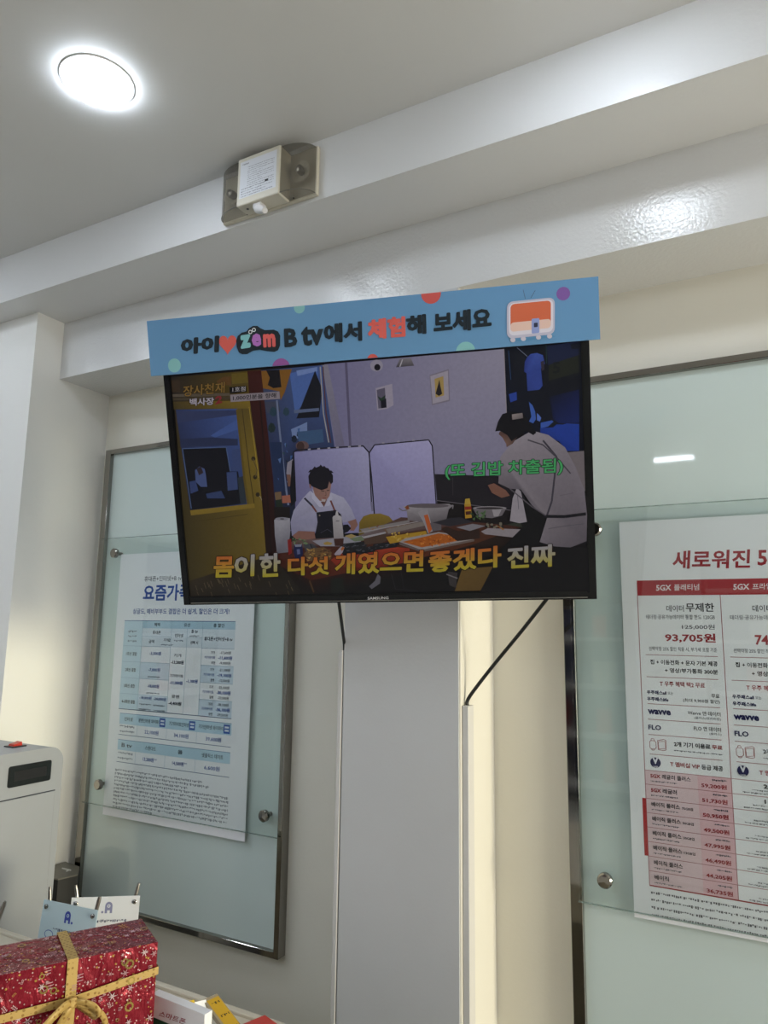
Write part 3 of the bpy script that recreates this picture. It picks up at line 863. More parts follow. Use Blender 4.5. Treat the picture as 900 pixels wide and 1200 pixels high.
pp(k5, [(140, 215), (165, 210), (175, 250), (145, 262)], (52, 66, 110)); pp(k5, [(285, 178), (325, 176), (330, 245), (290, 250)], (56, 70, 112)); pp(k5, [(205, 262), (265, 250), (280, 280), (210, 280)], (48, 62, 100))
pp(k5, [(328, 200), (358, 190), (362, 300), (340, 303)], (42, 50, 58)); pp(k5, [(305, 90), (340, 85), (350, 170), (310, 172)], (56, 70, 112))
# door frame mouldings and handle
pc.line([k1(465, 315), k1(510, 741), (291, 592)], 2.6, (92, 76, 28)); pc.line([k1(497, 312), k1(548, 741), (298, 590)], .9, (58, 46, 22)); pc.line([k1(540, 300), k1(600, 741)], .9, (150, 126, 48))
pp(ID, [(223, 598), (298, 590), (299, 595), (224, 604)], (126, 104, 36))
pc.line([k5(148, 372), k5(368, 342)], .7, (64, 52, 24))
for p in ((390, 125), (397, 197), (407, 265)): pc.ellipse(k5(*p), 2.4, 2.6, (44, 36, 24))
pc.line([k5(388, 125), k5(405, 170), k5(398, 196)], 1.2, (88, 74, 44)); pc.line([k5(415, 270), k5(440, 320), k5(432, 338)], .7, (150, 144, 130))
# brown post
pp(ID, [(290, 435), (306, 434), (320, 560), (326, 650), (312, 650), (305, 560), (293, 471)], [(58, 22, 18), (62, 24, 20), (48, 17, 15), (34, 14, 12), (26, 12, 10), (36, 14, 12), (48, 18, 16)])
pc.line([(305, 470), (312, 560), (318, 648)], 1.6, (24, 10, 10))
# floor
pp(ID, [(221, 681), (313, 652), (334, 662), (372, 700), (221, 705)], [(48, 40, 28), (40, 34, 26), (34, 28, 24), (22, 20, 18), (30, 26, 20)])
for i in range(34):
    x = rnd.uniform(228, 352); y = rnd.uniform(672, 694); y = max(y, 682-(x-222)*.3+6)
    pc.line([(x, y), (x+2.2, y+rnd.uniform(4, 7))], .5, (96, 84, 62))
# person half hidden behind the board
pp(k2, [(185, 210), (215, 190), (240, 200), (245, 300), (205, 300), (178, 275)], (136, 130, 142)); pp(k2, [(180, 280), (203, 280), (208, 350), (188, 350)], (110, 78, 66))
pp(k2, [(212, 200), (240, 185), (250, 420), (205, 470), (200, 360)], (18, 18, 24)); pc.ellipse(k2(272, 112), 7.6, 5.6, (98, 78, 78)); pc.ellipse(k2(262, 116), 4.5, 5.6, (64, 46, 44))
pp(k2, [(110, 385), (148, 380), (150, 425), (115, 430)], (110, 88, 64)); pp(k2, [(152, 405), (200, 400), (205, 445), (155, 448)], (150, 92, 74)); pp(k2, [(115, 430), (150, 425), (160, 470), (120, 480)], (30, 42, 32))
pp(k2, [(105, 470), (200, 470), (200, 540), (110, 545)], (24, 18, 18))
# white boards with clipped edges
pp(k2, [(225, 148), (630, 118), (663, 152), (695, 510), (620, 620), (245, 640), (232, 300)], [(128, 126, 168), (162, 159, 194), (158, 155, 188), (138, 135, 170), (128, 125, 160), (100, 97, 134), (114, 111, 150)])
pp(k3, [(10, 92), (25, 68), (225, 48), (238, 66), (252, 285), (250, 330), (28, 370)], [(146, 142, 184), (156, 152, 194), (168, 163, 200), (164, 159, 196), (156, 151, 188), (136, 132, 170), (130, 126, 164)])
pc.line([k2(222, 300), k2(220, 150), k2(240, 136), k2(628, 112), k2(662, 150), k2(678, 300), k2(694, 510)], 1.5, (26, 24, 34))
for x in (305, 360, 420, 470, 540, 600): pc.line([k2(x, 138-(x-240)*.065), k2(x+16, 136-(x-240)*.065)], 1.8, (150, 146, 160))
pc.line([k3(18, 300), k3(9, 95), k3(28, 66), k3(225, 48), k3(238, 70), k3(252, 280)], 1.4, (30, 28, 36))
for x in (55, 110, 165): pc.line([k3(x, 62-(x-25)*.09), k3(x+9, 61-(x-25)*.09)], 1.8, (146, 140, 156))
pc.line([k2(676, 440), k2(684, 495)], 2.4, (112, 108, 132))
# things on the wall
pc.ellipse((441.5, 428.5), 7.5, 7, (150, 144, 160)); pc.ellipse((442.3, 430.5), 3.6, 3.8, (22, 20, 28))
k0 = scaled(430, 310, 3.103)
pp(k0, [(120, 343), (160, 340), (172, 368), (106, 374)], [(120, 115, 120), (130, 125, 130), (80, 76, 82), (70, 66, 74)]); pc.line([k0(130, 345), k0(120, 372)], 1.2, (176, 170, 178))
pp(k0, [(32, 450), (68, 440), (92, 434), (97, 512), (72, 525), (38, 530)], (156, 148, 164)); pp(k0, [(36, 456), (66, 448), (70, 520), (42, 524)], (92, 86, 104)); pp(k0, [(50, 490), (70, 487), (72, 520), (52, 523)], (24, 22, 34)); pp(k0, [(38, 478), (52, 486), (68, 474), (64, 492), (48, 496)], (38, 56, 44))
pp(k0, [(228, 402), (298, 380), (302, 497), (236, 512)], (126, 118, 132)); pp(k0, [(231, 406), (295, 386), (298, 492), (240, 506)], (160, 152, 164)); pp(k0, [(246, 416), (278, 406), (281, 476), (250, 484)], (166, 140, 84)); pp(k0, [(258, 440), (264, 418), (267, 440), (274, 470), (262, 478), (250, 470)], (40, 34, 34))
# dark lower wall on the right
pp(k3, [(247, 172), (500, 180), (560, 230), (600, 310), (535, 300), (255, 268)], (30, 27, 33)); pc.line([k3(253, 268), k3(540, 306)], .8, (100, 94, 100)); pc.line([k3(312, 185), k3(313, 250)], .5, (70, 66, 70))
pp(k3, [(255, 272), (540, 308), (600, 340), (600, 400), (260, 380)], (20, 15, 17))
# wall-mounted screen at the right
pp(ID, [(590.5, 409), (683, 399), (688, 531), (655, 531), (600, 500), (594, 500)], [(14, 18, 30), (12, 15, 24), (10, 14, 26), (10, 14, 30), (10, 16, 34), (12, 16, 30)])
pc.line([(590.5, 409), (594, 500)], 1.0, (150, 142, 150))
pp(k4, [(505, 262), (750, 180), (752, 320), (505, 392)], (32, 36, 28)); pp(k4, [(490, 110), (750, 70), (750, 180), (500, 262)], (24, 32, 62)); pp(k4, [(680, 90), (752, 75), (752, 130), (690, 132)], (14, 18, 32))
pc.text('5', k4(538, 332), k4(600, 326), k4(536, 240), (18, 20, 24), .02)
pp(k4, [(330, 200), (360, 172), (410, 164), (458, 182), (474, 250), (442, 292), (456, 430), (430, 462), (333, 472), (326, 328), (305, 316), (312, 235)], [(46, 62, 140), (62, 84, 164), (66, 88, 168), (58, 80, 160), (52, 72, 150), (48, 68, 144), (46, 66, 142), (52, 72, 150), (44, 62, 132), (48, 68, 146), (40, 56, 120), (44, 62, 136)])
pp(k4, [(440, 235), (468, 225), (470, 300), (448, 310)], (52, 46, 60)); pc.line([k4(248, 120), k4(332, 192)], .6, (120, 128, 150)); pc.line([k4(180, 145), k4(198, 380)], .6, (44, 76, 120)); pc.line([k4(485, 100), k4(488, 250)], .5, (40, 76, 70))
pp(k4, [(182, 498), (245, 480), (248, 545), (195, 565)], (40, 66, 150)); pp(k4, [(345, 560), (375, 590), (395, 640), (402, 700), (380, 735), (345, 720), (365, 680)], (62, 96, 176)); pp(k4, [(410, 650), (425, 665), (445, 690), (435, 720), (410, 710)], (84, 112, 190))
pp(k4, [(510, 520), (752, 460), (752, 730), (590, 735), (540, 700)], [(10, 16, 40), (14, 24, 66), (18, 34, 92), (16, 30, 84), (12, 22, 60)])
pp(k4, [(440, 730), (530, 710), (545, 720), (500, 760), (440, 775)], (56, 88, 170))
pp(k4, [(437, 772), (540, 768), (570, 742), (620, 745), (650, 735), (752, 740), (752, 958), (650, 958), (590, 880), (437, 832)], [(28, 56, 140), (30, 60, 150), (28, 56, 142), (30, 60, 150), (30, 60, 148), (30, 62, 152), (26, 56, 146), (26, 54, 140), (24, 50, 130), (24, 48, 128)])
pp(ID, [(655, 531), (688, 528), (690, 578), (662, 562)], (116, 107, 110))
# seated cook
skin = (136, 100, 92); shirt = (160, 158, 180)
pp(k2, [(318, 375), (275, 420), (222, 490), (203, 560), (212, 640), (300, 640), (345, 615), (520, 560), (585, 545), (560, 480), (515, 415), (440, 385), (400, 440)], [(168, 166, 188), (160, 158, 182), (150, 148, 172), (136, 134, 160), (126, 124, 150), (128, 126, 150), (140, 138, 160), (140, 138, 162), (144, 142, 166), (156, 154, 178), (166, 164, 186), (172, 170, 190), (150, 148, 168)])
pp(k2, [(345, 395), (375, 437), (400, 470), (412, 440), (420, 415), (380, 400)], (104, 72, 66))
pp(k2, [(318, 340), (332, 345), (345, 400), (375, 435), (405, 440), (432, 405), (443, 335), (430, 300), (360, 300)], [(118, 84, 78), (132, 98, 90), (140, 104, 94), (136, 100, 90), (134, 98, 90), (146, 110, 100), (148, 112, 102), (120, 88, 82), (100, 72, 68)])
pp(k2, [(312, 335), (308, 290), (326, 252), (372, 232), (425, 243), (452, 285), (452, 325), (440, 338), (430, 318), (420, 360), (385, 372), (350, 358), (330, 350)], (22, 20, 28))
for (x, y) in ((320, 258), (345, 240), (400, 236), (440, 262), (380, 230)): pp(k2, [(x-14, y+10), (x, y-8), (x+16, y+8)], (24, 22, 30))
pc.line([k2(383, 376), k2(402, 378)], .9, (44, 32, 32)); pc.line([k2(416, 374), k2(430, 372)], .9, (44, 32, 32)); pc.line([k2(410, 380), k2(412, 402), k2(404, 405)], .8, (104, 72, 66)); pc.line([k2(392, 418), k2(412, 417)], 1.0, (120, 66, 62))
pp(k2, [(312, 335), (322, 338), (326, 365), (316, 358)], (124, 88, 80)); pc.line([k2(333, 368), k2(350, 415), k2(370, 436), k2(405, 437)], .8, (178, 172, 180)); pp(k2, [(385, 424), (410, 426), (406, 440), (388, 438)], (170, 160, 160))
pp(k2, [(325, 378), (380, 440), (398, 468), (372, 470), (330, 420)], (176, 174, 194)); pp(k2, [(440, 388), (415, 445), (402, 468), (432, 462), (450, 420)], (172, 170, 190))
pc.line([k2(285, 418), k2(330, 462)], 2.2, (44, 44, 58)); pc.line([k2(330, 462), k2(356, 500)], 2.0, (104, 58, 50)); pc.line([k2(438, 432), k2(462, 490)], 2.0, (104, 58, 50))
pp(k2, [(355, 502), (470, 488), (500, 515), (515, 600), (420, 660), (345, 645), (362, 560)], (22, 22, 32))
pc.ellipse(k2(374, 520), .9, .9, (140, 130, 120))
pp(k2, [(215, 638), (250, 610), (345, 614), (350, 655), (290, 662), (235, 660)], (126, 88, 78)); pp(k2, [(538, 556), (586, 540), (598, 575), (575, 610), (552, 608), (556, 580)], (128, 92, 82))
pp(k2, [(345, 625), (405, 600), (425, 585), (450, 600), (456, 650), (400, 660), (350, 655)], (16, 16, 22)); pp(k2, [(512, 575), (540, 572), (558, 595), (540, 615), (512, 628)], (18, 18, 26)); pc.line([k2(380, 622), k2(420, 600), k2(445, 618)], .7, (64, 66, 80))
# yellow chair
pp(k2, [(603, 640), (606, 560), (630, 525), (670, 511), (730, 508), (780, 525), (808, 556), (812, 620), (700, 640)], [(96, 80, 30), (112, 92, 34), (122, 102, 38), (128, 106, 40), (130, 108, 42), (126, 104, 42), (112, 92, 36), (90, 74, 28), (84, 70, 26)])
# table
pp(ID, [(320, 648), (345, 633), (420, 628), (470, 606), (560, 612), (612, 617), (560, 636), (520, 648), (440, 664), (365, 680), (330, 664)], [(62, 26, 18), (96, 70, 66), (104, 92, 94), (76, 52, 44), (70, 40, 30), (58, 30, 22), (74, 40, 22), (80, 42, 24), (92, 40, 24), (64, 26, 16), (54, 24, 16)])
pp(ID, [(330, 664), (365, 680), (440, 664), (520, 648), (560, 636), (612, 617), (640, 640), (640, 690), (372, 697), (352, 690)], [(30, 15, 12), (38, 17, 13), (26, 16, 14), (26, 18, 15), (40, 24, 18), (20, 14, 12), (10, 10, 12), (12, 12, 14), (16, 15, 16), (22, 18, 16)])
pp(ID, [(388, 678), (402, 676), (404, 694), (388, 695)], (24, 28, 24))
pc.line([(352, 672), (353, 692), (362, 694)], 1.3, (24, 22, 22)); pc.line([(363, 680), (368, 694)], 1.8, (74, 52, 28))
pp(k3, [(40, 535), (50, 545), (48, 570), (18, 590), (8, 580), (30, 560)], (90, 88, 96))
pp(k2, [(108, 545), (150, 532), (200, 536), (203, 610), (190, 735), (125, 742), (112, 640)], [(150, 148, 156), (160, 158, 166), (150, 147, 156), (128, 126, 136), (104, 102, 112), (96, 94, 104), (128, 126, 136)]); pc.ellipse(k2(154, 540), 8, 2, (130, 128, 138)); pc.ellipse(k2(154, 540), 2.5, .8, (70, 66, 70))
pp(k2, [(330, 668), (440, 655), (560, 640), (640, 640), (600, 690), (500, 700), (380, 700)], (136, 134, 144))
pp(k2, [(280, 690), (330, 684), (395, 735), (300, 748)], (58, 60, 66)); pc.line([k2(318, 686), k2(340, 728)], 1, (24, 24, 26))
for i in range(34):
    x, y = rnd.uniform(210, 300), rnd.uniform(655, 690)
    pp(k2, [(x, y), (x+rnd.uniform(4, 14), y+rnd.uniform(-8, 6)), (x+rnd.uniform(2, 10), y+rnd.uniform(4, 12))], rnd.choice([(74, 104, 66), (96, 124, 84), (50, 76, 50), (110, 130, 100)]))
pp(k2, [(186, 662), (208, 655), (212, 740), (192, 752)], (122, 30, 30)); pp(k2, [(225, 690), (272, 688), (278, 745), (262, 775), (232, 772), (222, 735)], (24, 30, 66)); pp(k2, [(228, 690), (270, 688), (266, 702), (232, 704)], (120, 122, 140)); pp(k2, [(240, 718), (258, 716), (260, 745), (244, 748)], (84, 92, 130))
pp(k2, [(282, 745), (310, 715), (400, 705), (445, 735), (440, 775), (400, 790), (310, 785)], (96, 72, 46))
for i in range(46):
    x, y = rnd.uniform(292, 430), rnd.uniform(712, 775)
    pp(k2, [(x, y), (x+rnd.uniform(8, 24), y+rnd.uniform(-10, 10)), (x+rnd.uniform(2, 14), y+rnd.uniform(4, 14))], rnd.choice([(150, 116, 60), (120, 84, 44), (88, 56, 34), (164, 136, 84), (60, 44, 34)]))
pp(k2, [(395, 680), (420, 672), (450, 680), (440, 692), (405, 692)], (150, 124, 66)); pp(k2, [(520, 640), (560, 628), (590, 640), (560, 655)], (150, 130, 84)); pp(k2, [(550, 655), (620, 640), (640, 665), (580, 672)], (100, 112, 88))
pp(k2, [(440, 780), (500, 740), (640, 730), (830, 705), (900, 712), (900, 790), (700, 830), (480, 820)], [(132, 44, 26), (150, 54, 32), (146, 50, 30), (150, 56, 34), (136, 46, 28), (116, 36, 22), (104, 32, 20), (110, 34, 22)])
for (a, b) in (((500, 700), (640, 680)), ((515, 735), (690, 708)), ((690, 700), (820, 680))):
    pp(k2, [(a[0], a[1]-14), (b[0], b[1]-10), (b[0]+20, b[1]+4), (b[0]+4, b[1]+24), (a[0]+10, a[1]+24), (a[0]-10, a[1]+8)], (24, 25, 29)); 
    for i in range(12):
        f = rnd.random(); x = a[0]+(b[0]-a[0])*f; y = a[1]+(b[1]-a[1])*f+rnd.uniform(-8, 16); pc.line([k2(x, y), k2(x+rnd.uniform(6, 18), y-3)], .6, (78, 80, 88))
pp(k2, [(460, 745), (500, 700), (520, 705), (510, 735), (480, 765)], (150, 140, 150)); pp(k2, [(498, 715), (512, 700), (520, 712), (505, 728)], (160, 90, 40))
pp(k2, [(450, 530), (458, 520), (496, 520), (504, 530), (516, 655), (458, 658)], [(160, 156, 158), (172, 168, 170), (170, 166, 168), (156, 152, 156), (140, 134, 136), (136, 130, 132)]); pp(k2, [(466, 520), (472, 492), (480, 492), (486, 520)], (172, 168, 170)); pp(k2, [(458, 656), (516, 653), (513, 692), (500, 698), (464, 698)], (60, 34, 30)); pc.line([k2(470, 552), k2(490, 552)], .9, (84, 80, 86))
# trays, pots
pp(k2, [(630, 640), (770, 612), (768, 665), (740, 680), (640, 690)], (72, 54, 44)); pp(k2, [(610, 600), (760, 572), (900, 545), (900, 560), (770, 590), (640, 625)], (122, 116, 116)); pp(k2, [(630, 642), (770, 612), (772, 622), (634, 654)], (150, 146, 150)); pp(k2, [(750, 600), (900, 565), (900, 590), (765, 625)], (104, 78, 64))
for i in range(30):
    x, y = rnd.uniform(650, 890), rnd.uniform(575, 600); pp(k2, [(x, y), (x+10, y-5), (x+8, y+6)], rnd.choice([(150, 112, 70), (110, 70, 50), (130, 120, 96)]))
pp(k3, [(70, 400), (215, 378), (222, 398), (85, 425)], (160, 124, 36))
for i in range(30):
    x, y = rnd.uniform(80, 215), rnd.uniform(384, 412); pp(k3, [(x, y), (x+9, y-4), (x+7, y+5)], rnd.choice([(176, 142, 50), (140, 104, 28), (186, 156, 76)]))
pp(k3, [(70, 372), (222, 340), (226, 356), (80, 388)], (120, 110, 104)); pc.line([k3(-30, 385), k3(220, 338)], .9, (150, 144, 146)); pc.line([k3(228, 340), k3(230, 384)], .8, (130, 124, 126))
pp(k3, [(132, 290), (160, 282), (300, 280), (312, 288), (298, 300), (290, 335), (235, 350), (150, 340), (145, 305)], [(150, 144, 148), (146, 140, 144), (140, 134, 138), (120, 114, 120), (124, 118, 122), (96, 90, 94), (90, 84, 88), (110, 104, 108), (130, 124, 128)]); pc.ellipse(k3(222, 287), 25, 2.6, (92, 84, 88)); pc.line([k3(117, 295), k3(130, 305), k3(145, 303)], 1.3, (104, 98, 102)); pc.line([k3(297, 288), k3(314, 285), k3(312, 298)], 1.3, (124, 118, 122)); pp(k3, [(138, 292), (150, 285), (156, 298), (146, 302)], (120, 64, 36))
pp(k3, [(185, 310), (220, 296), (232, 340), (240, 380), (222, 388), (208, 350)], (140, 134, 138)); pp(k3, [(208, 322), (222, 318), (238, 372), (226, 388)], (170, 84, 40))
pp(k3, [(230, 350), (270, 345), (272, 375), (240, 380)], (88, 82, 86))
pp(k3, [(118, 418), (140, 405), (262, 382), (392, 404), (380, 416), (215, 446), (195, 446)], (146, 138, 136)); pp(k3, [(130, 418), (262, 387), (380, 405), (200, 438)], (160, 84, 26))
for i in range(90):
    u, v_ = rnd.random(), rnd.random(); x = 135+u*125+v_*112; y = 418-u*29+v_*17-u*v_*4
    pp(k3, [(x, y), (x+rnd.uniform(5, 14), y+rnd.uniform(-5, 5)), (x+rnd.uniform(2, 9), y+rnd.uniform(2, 6))], rnd.choice([(184, 104, 36), (150, 74, 20), (196, 122, 50), (128, 62, 20)]))
pp(k3, [(118, 420), (198, 447), (198, 454), (120, 428)], (92, 80, 78)); pp(k3, [(198, 447), (392, 408), (390, 416), (200, 455)], (100, 86, 80))
pp(k3, [(355, 280), (378, 280), (382, 330), (358, 333)], (168, 128, 36)); pp(k3, [(358, 262), (374, 260), (378, 280), (356, 281)], (176, 146, 56)); pp(k3, [(356, 290), (380, 289), (381, 300), (357, 302)], (130, 40, 28)); pp(k3, [(359, 308), (379, 306), (380, 318), (360, 320)], (70, 30, 24))
pp(k3, [(385, 296), (440, 288), (508, 294), (492, 322), (455, 332), (405, 328)], (104, 98, 102)); pc.ellipse(k3(447, 295), 19.5, 2.0, (140, 134, 138)); pc.ellipse(k3(447, 296), 16, 1.4, (48, 42, 44)); pp(k3, [(455, 300), (490, 300), (478, 325), (462, 326)], (150, 144, 148))
for i in range(18):
    x, y = rnd.uniform(368, 425), rnd.uniform(305, 335); pp(k3, [(x, y), (x+9, y-6), (x+8, y+7)], rnd.choice([(50, 74, 44), (74, 100, 60), (34, 50, 32)]))
pp(k3, [(240, 348), (300, 332), (340, 328), (388, 346), (300, 362)], (40, 38, 44)); pp(k3, [(290, 362), (330, 378), (410, 372), (412, 405), (330, 415), (270, 372)], (44, 28, 22)); pp(k3, [(325, 365), (385, 352), (432, 360), (375, 378)], (120, 116, 122))
pp(k3, [(415, 380), (440, 368), (560, 372), (592, 382), (535, 402), (430, 390)], (138, 130, 134)); 
for i in range(14):
    x, y = rnd.uniform(432, 500), rnd.uniform(350, 366); pc.ellipse(k3(x, y), 1.8, 1.3, rnd.choice([(22, 24, 24), (110, 104, 90), (30, 30, 30)]), 8)
pp(k3, [(505, 355), (550, 345), (600, 345), (585, 370)], (42, 48, 38)); pp(k3, [(470, 356), (500, 372), (495, 376)], (150, 100, 50))
pp(k3, [(345, 520), (400, 512), (528, 500), (525, 560), (505, 592), (320, 596)], [(96, 74, 34), (98, 76, 36), (84, 64, 30), (90, 68, 32), (80, 60, 28), (92, 70, 32)]); pp(k3, [(295, 525), (330, 530), (325, 585), (300, 575)], (52, 48, 48)); pc.line([k3(290, 535), k3(330, 550)], 1.4, (110, 104, 106))
pc.line([(459, 672), (464, 690), (490, 692)], 1.0, (40, 40, 44)); pc.line([(470, 668), (474, 690)], .8, (36, 36, 40))
# cook at the right, bending over
pp(ID, [(600, 575), (640, 600), (634, 636), (690, 642), (692, 694), (562, 694), (590, 640), (612, 618)], (9, 9, 13))
pp(k3, [(520, 342), (530, 260), (545, 222), (560, 235), (582, 345), (555, 350)], (150, 143, 150)); pc.line([k3(548, 250), k3(552, 300)], .8, (104, 98, 108))
pp(k3, [(440, 212), (462, 205), (505, 230), (520, 250), (490, 258), (455, 240)], (120, 82, 68))
pp(k3, [(478, 205), (485, 110), (530, 55), (600, 14), (660, 30), (720, 75), (760, 150), (790, 230), (800, 320), (798, 415), (740, 438), (680, 434), (628, 418), (655, 330), (600, 285), (560, 228), (520, 225)],
   [(112, 104, 110), (138, 130, 138), (146, 138, 146), (150, 142, 150), (140, 132, 140), (132, 124, 132), (126, 118, 126), (122, 114, 122), (110, 102, 110), (92, 85, 92), (96, 89, 96), (104, 97, 104), (118, 110, 118), (122, 114, 120), (110, 102, 110), (96, 90, 98), (104, 97, 104)])
pc.line([k3(640, 50), k3(690, 110), k3(672, 270), k3(655, 320)], 2.2, (62, 58, 68)); pc.line([k3(585, 48), k3(640, 66), k3(690, 112), k3(740, 170)], 1.6, (72, 67, 76))
pc.line([k3(640, 325), k3(720, 326), k3(796, 316)], 3.6, (20, 19, 26)); pc.line([k3(520, 225), k3(600, 290), k3(650, 322)], 1.4, (84, 78, 86)); pc.line([k3(660, 370), k3(720, 360), k3(790, 352)], .9, (88, 82, 90)); pc.line([k3(700, 250), k3(750, 240)], .9, (104, 96, 104)); pc.line([k3(560, 120), k3(620, 130), k3(650, 150)], 1.0, (116, 108, 116))
pp(k4, [(110, 800), (100, 822), (130, 850), (160, 900), (165, 928), (215, 898), (250, 845), (230, 790)], [(96, 70, 62), (92, 66, 60), (110, 80, 70), (120, 92, 80), (104, 78, 70), (96, 72, 66), (60, 46, 46), (40, 32, 34)])
pp(k4, [(72, 800), (95, 720), (130, 660), (200, 638), (300, 655), (345, 720), (405, 810), (380, 830), (330, 800), (285, 812), (240, 850), (205, 880), (170, 830), (110, 795)], (15, 14, 20))
pp(k4, [(207, 662), (293, 650), (298, 692), (211, 706)], [(150, 138, 136), (128, 118, 118), (100, 92, 94), (130, 120, 118)])
# captions
KH = (0, 0, 0)
pc.text('장사천재', k1(135, 240), k1(393, 214), k1(137, 172), (128, 98, 44), .02, outline=.03, oc=(24, 18, 14))
pc.text('백사장', k1(177, 296), k1(328, 288), k1(177, 250), (168, 160, 170), .03, outline=.05, oc=(24, 20, 20)); pc.text('2', k1(334, 288), k1(378, 276), k1(336, 238), (124, 36, 42), .04)
pp(k1, [(422, 180), (527, 170), (531, 208), (426, 220)], (10, 9, 10)); pc.text('1호점', k1(442, 209), k1(522, 203), k1(442, 180), (170, 164, 168), .01)
pp(k1, [(428, 226), (732, 206), (736, 252), (431, 271)], (136, 126, 132)); pc.text('1,000인분을 향해', k1(445, 264), k1(712, 246), k1(445, 232), (26, 22, 26), .02)
pc.text('(또 김밥 차출됨)', k3(285, 193), k3(712, 174), k3(285, 134), (70, 165, 98), .018, outline=.04, oc=(16, 44, 30))
OR = (176, 96, 40); YE = (164, 152, 40); WH = (150, 146, 148); OC = (34, 22, 16)
for txt, bl_, br_, tl_, top in (('몸', (251, 676.5), (275, 676), (252, 652), OR), ('이', (275.5, 676.5), (299, 674.5), (276, 651), WH), ('한', (305, 676), (329.5, 675), (305, 648.5), WH),
                                ('다섯', (338, 674), (386.5, 673), (338, 652.5), OR), ('개였으면', (393, 673), (496.5, 669.5), (393.5, 648), OR),
                                ('좋겠다', (502.5, 671), (587.5, 664), (502.5, 646), OR), ('진짜', (594.5, 666.5), (650.5, 663), (594.5, 640.5), WH)):
    pc.text(txt, bl_, br_, tl_, YE, .034, top=top, outline=.035, oc=OC)
pc.build('picture', MT['screen'], scr)

# ------------------------------------------------------------------ sign board on top of the television
cs = ((172, 378), (701, 322), (703.5, 396), (177, 442))
rs_ = [wr(p) for p in cs]
sol = np.linalg.solve(np.array([-rs_[1], rs_[2], -rs_[3]]).T, -rs_[0])
S4 = np.array([rs_[0], rs_[1]*sol[0], rs_[2]*sol[1], rs_[3]*sol[2]])
sU = S4[1]-S4[0]+S4[2]-S4[3]; sN = np.cross(sU, S4[0]-S4[3]+S4[1]-S4[2]); sN /= np.linalg.norm(sN)
# the board's lower edge rests against the front of the bezel
low = tvp.pt(*tvp.ab((440, 419)), .013)
sgp = Plane(low, tvU, sN)
q = [sgp.ab(p) for p in cs]
ga0 = (q[0][0]+q[3][0])/2; ga1 = (q[1][0]+q[2][0])/2; gb1 = (q[0][1]+q[1][1])/2; gb0 = (q[2][1]+q[3][1])/2
sg = thing('sign_board', sgp.pt(0, gb0, -.002), 'light blue board with black and coral lettering along the top of the television', 'sign')
m_ = MB(); m_.prism([(ga0, gb0), (ga1, gb0), (ga1, gb1), (ga0, gb1)], -.004, 0, sgp.pt)
MT['signblue'] = mat('sign_blue_board', (100, 146, 188), .5, spec=.3)
obj('board', m_, MT['signblue'], sg)
clipr = (ga0, gb0, ga1, gb1)
s1 = scaled(180, 330, 3.6); s2 = scaled(420, 310, 3.103)
GR = (132, 186, 188); PU = (142, 84, 150); CO = (212, 96, 88)
for c_, e_, col_ in ((s1(88, 354), s1(115, 352), GR), (s1(538, 364), s1(576, 361), PU), (s1(615, 110), s1(638, 108), GR), (s2(264, 106), s2(300, 103), (200, 88, 84)),
                     (s2(745, 106), s2(770, 104), (124, 88, 158)), (s2(390, 316), s2(425, 313), GR), (s2(52, 346), s2(72, 344), (204, 92, 84))):
    d_ = Paint(sgp, .0002, clip=clipr); d_.circle(c_, e_, col_); d_.build('dot', MT['signprint'], sg)
BLK = (28, 38, 46)
d_ = Paint(sgp, .0008)
def st(tr, txt, b0, b1, tp, col, bold): d_.text(txt, tr(*b0), tr(*b1), tr(*tp), col, bold)
st(s1, '아이', (114, 310), (276, 298), (116, 240), BLK, .065)
st(s1, 'B', (553, 278), (608, 274), (550, 199), BLK, .045); st(s1, 'tv', (624, 273), (718, 268), (622, 190), BLK, .045); st(s1, '에서', (720, 262), (881, 250), (718, 180), BLK, .05)
d_.build('lettering', MT['signprint'], sg); d_ = Paint(sgp, .0008)
st(s2, '체험', (35, 274), (172, 263), (33, 199), CO, .05)
d_.build('coral_lettering', MT['signprint'], sg); d_ = Paint(sgp, .0008)
st(s2, '해', (175, 258), (248, 252), (173, 186), BLK, .05); st(s2, '보세요', (274, 253), (485, 232), (272, 176), BLK, .05)
d_.build('lettering', MT['signprint'], sg)
d_ = Paint(sgp, .0008)
hp = []
for i in range(40):
    a = 2*math.pi*i/40; x = 16*math.sin(a)**3; y = 13*math.cos(a)-5*math.cos(2*a)-2*math.cos(3*a)-math.cos(4*a)
    hp.append(s1(313+x*2.3, 262-y*2.85-x*.1))
d_.poly(hp, CO); d_.build('heart', MT['signprint'], sg)
d_ = Paint(sgp, .0012)
d_.poly([s1(*p) for p in [(349, 250), (356, 230), (372, 216), (392, 211), (403, 198), (420, 187), (438, 187), (452, 197), (470, 205), (508, 203), (526, 211), (535, 228), (534, 270), (526, 290), (510, 297), (480, 294), (448, 288), (420, 292), (396, 306), (374, 307), (360, 298), (352, 276)]], BLK)
for c in ((409, 213), (424, 204)):
    d_.circle(s1(*c), s1(c[0]+8, c[1]), (222, 226, 228)); d_.circle(s1(*c), s1(c[0]+5, c[1]), BLK)
st(s1, 'z', (368, 285), (412, 278), (365, 228), (128, 190, 196), .07); st(s1, 'e', (416, 276), (456, 272), (414, 221), (176, 112, 190), .05); st(s1, 'm', (464, 279), (516, 275), (462, 222), (216, 98, 96), .06)
d_.build('round_logo', MT['signprint'], sg)
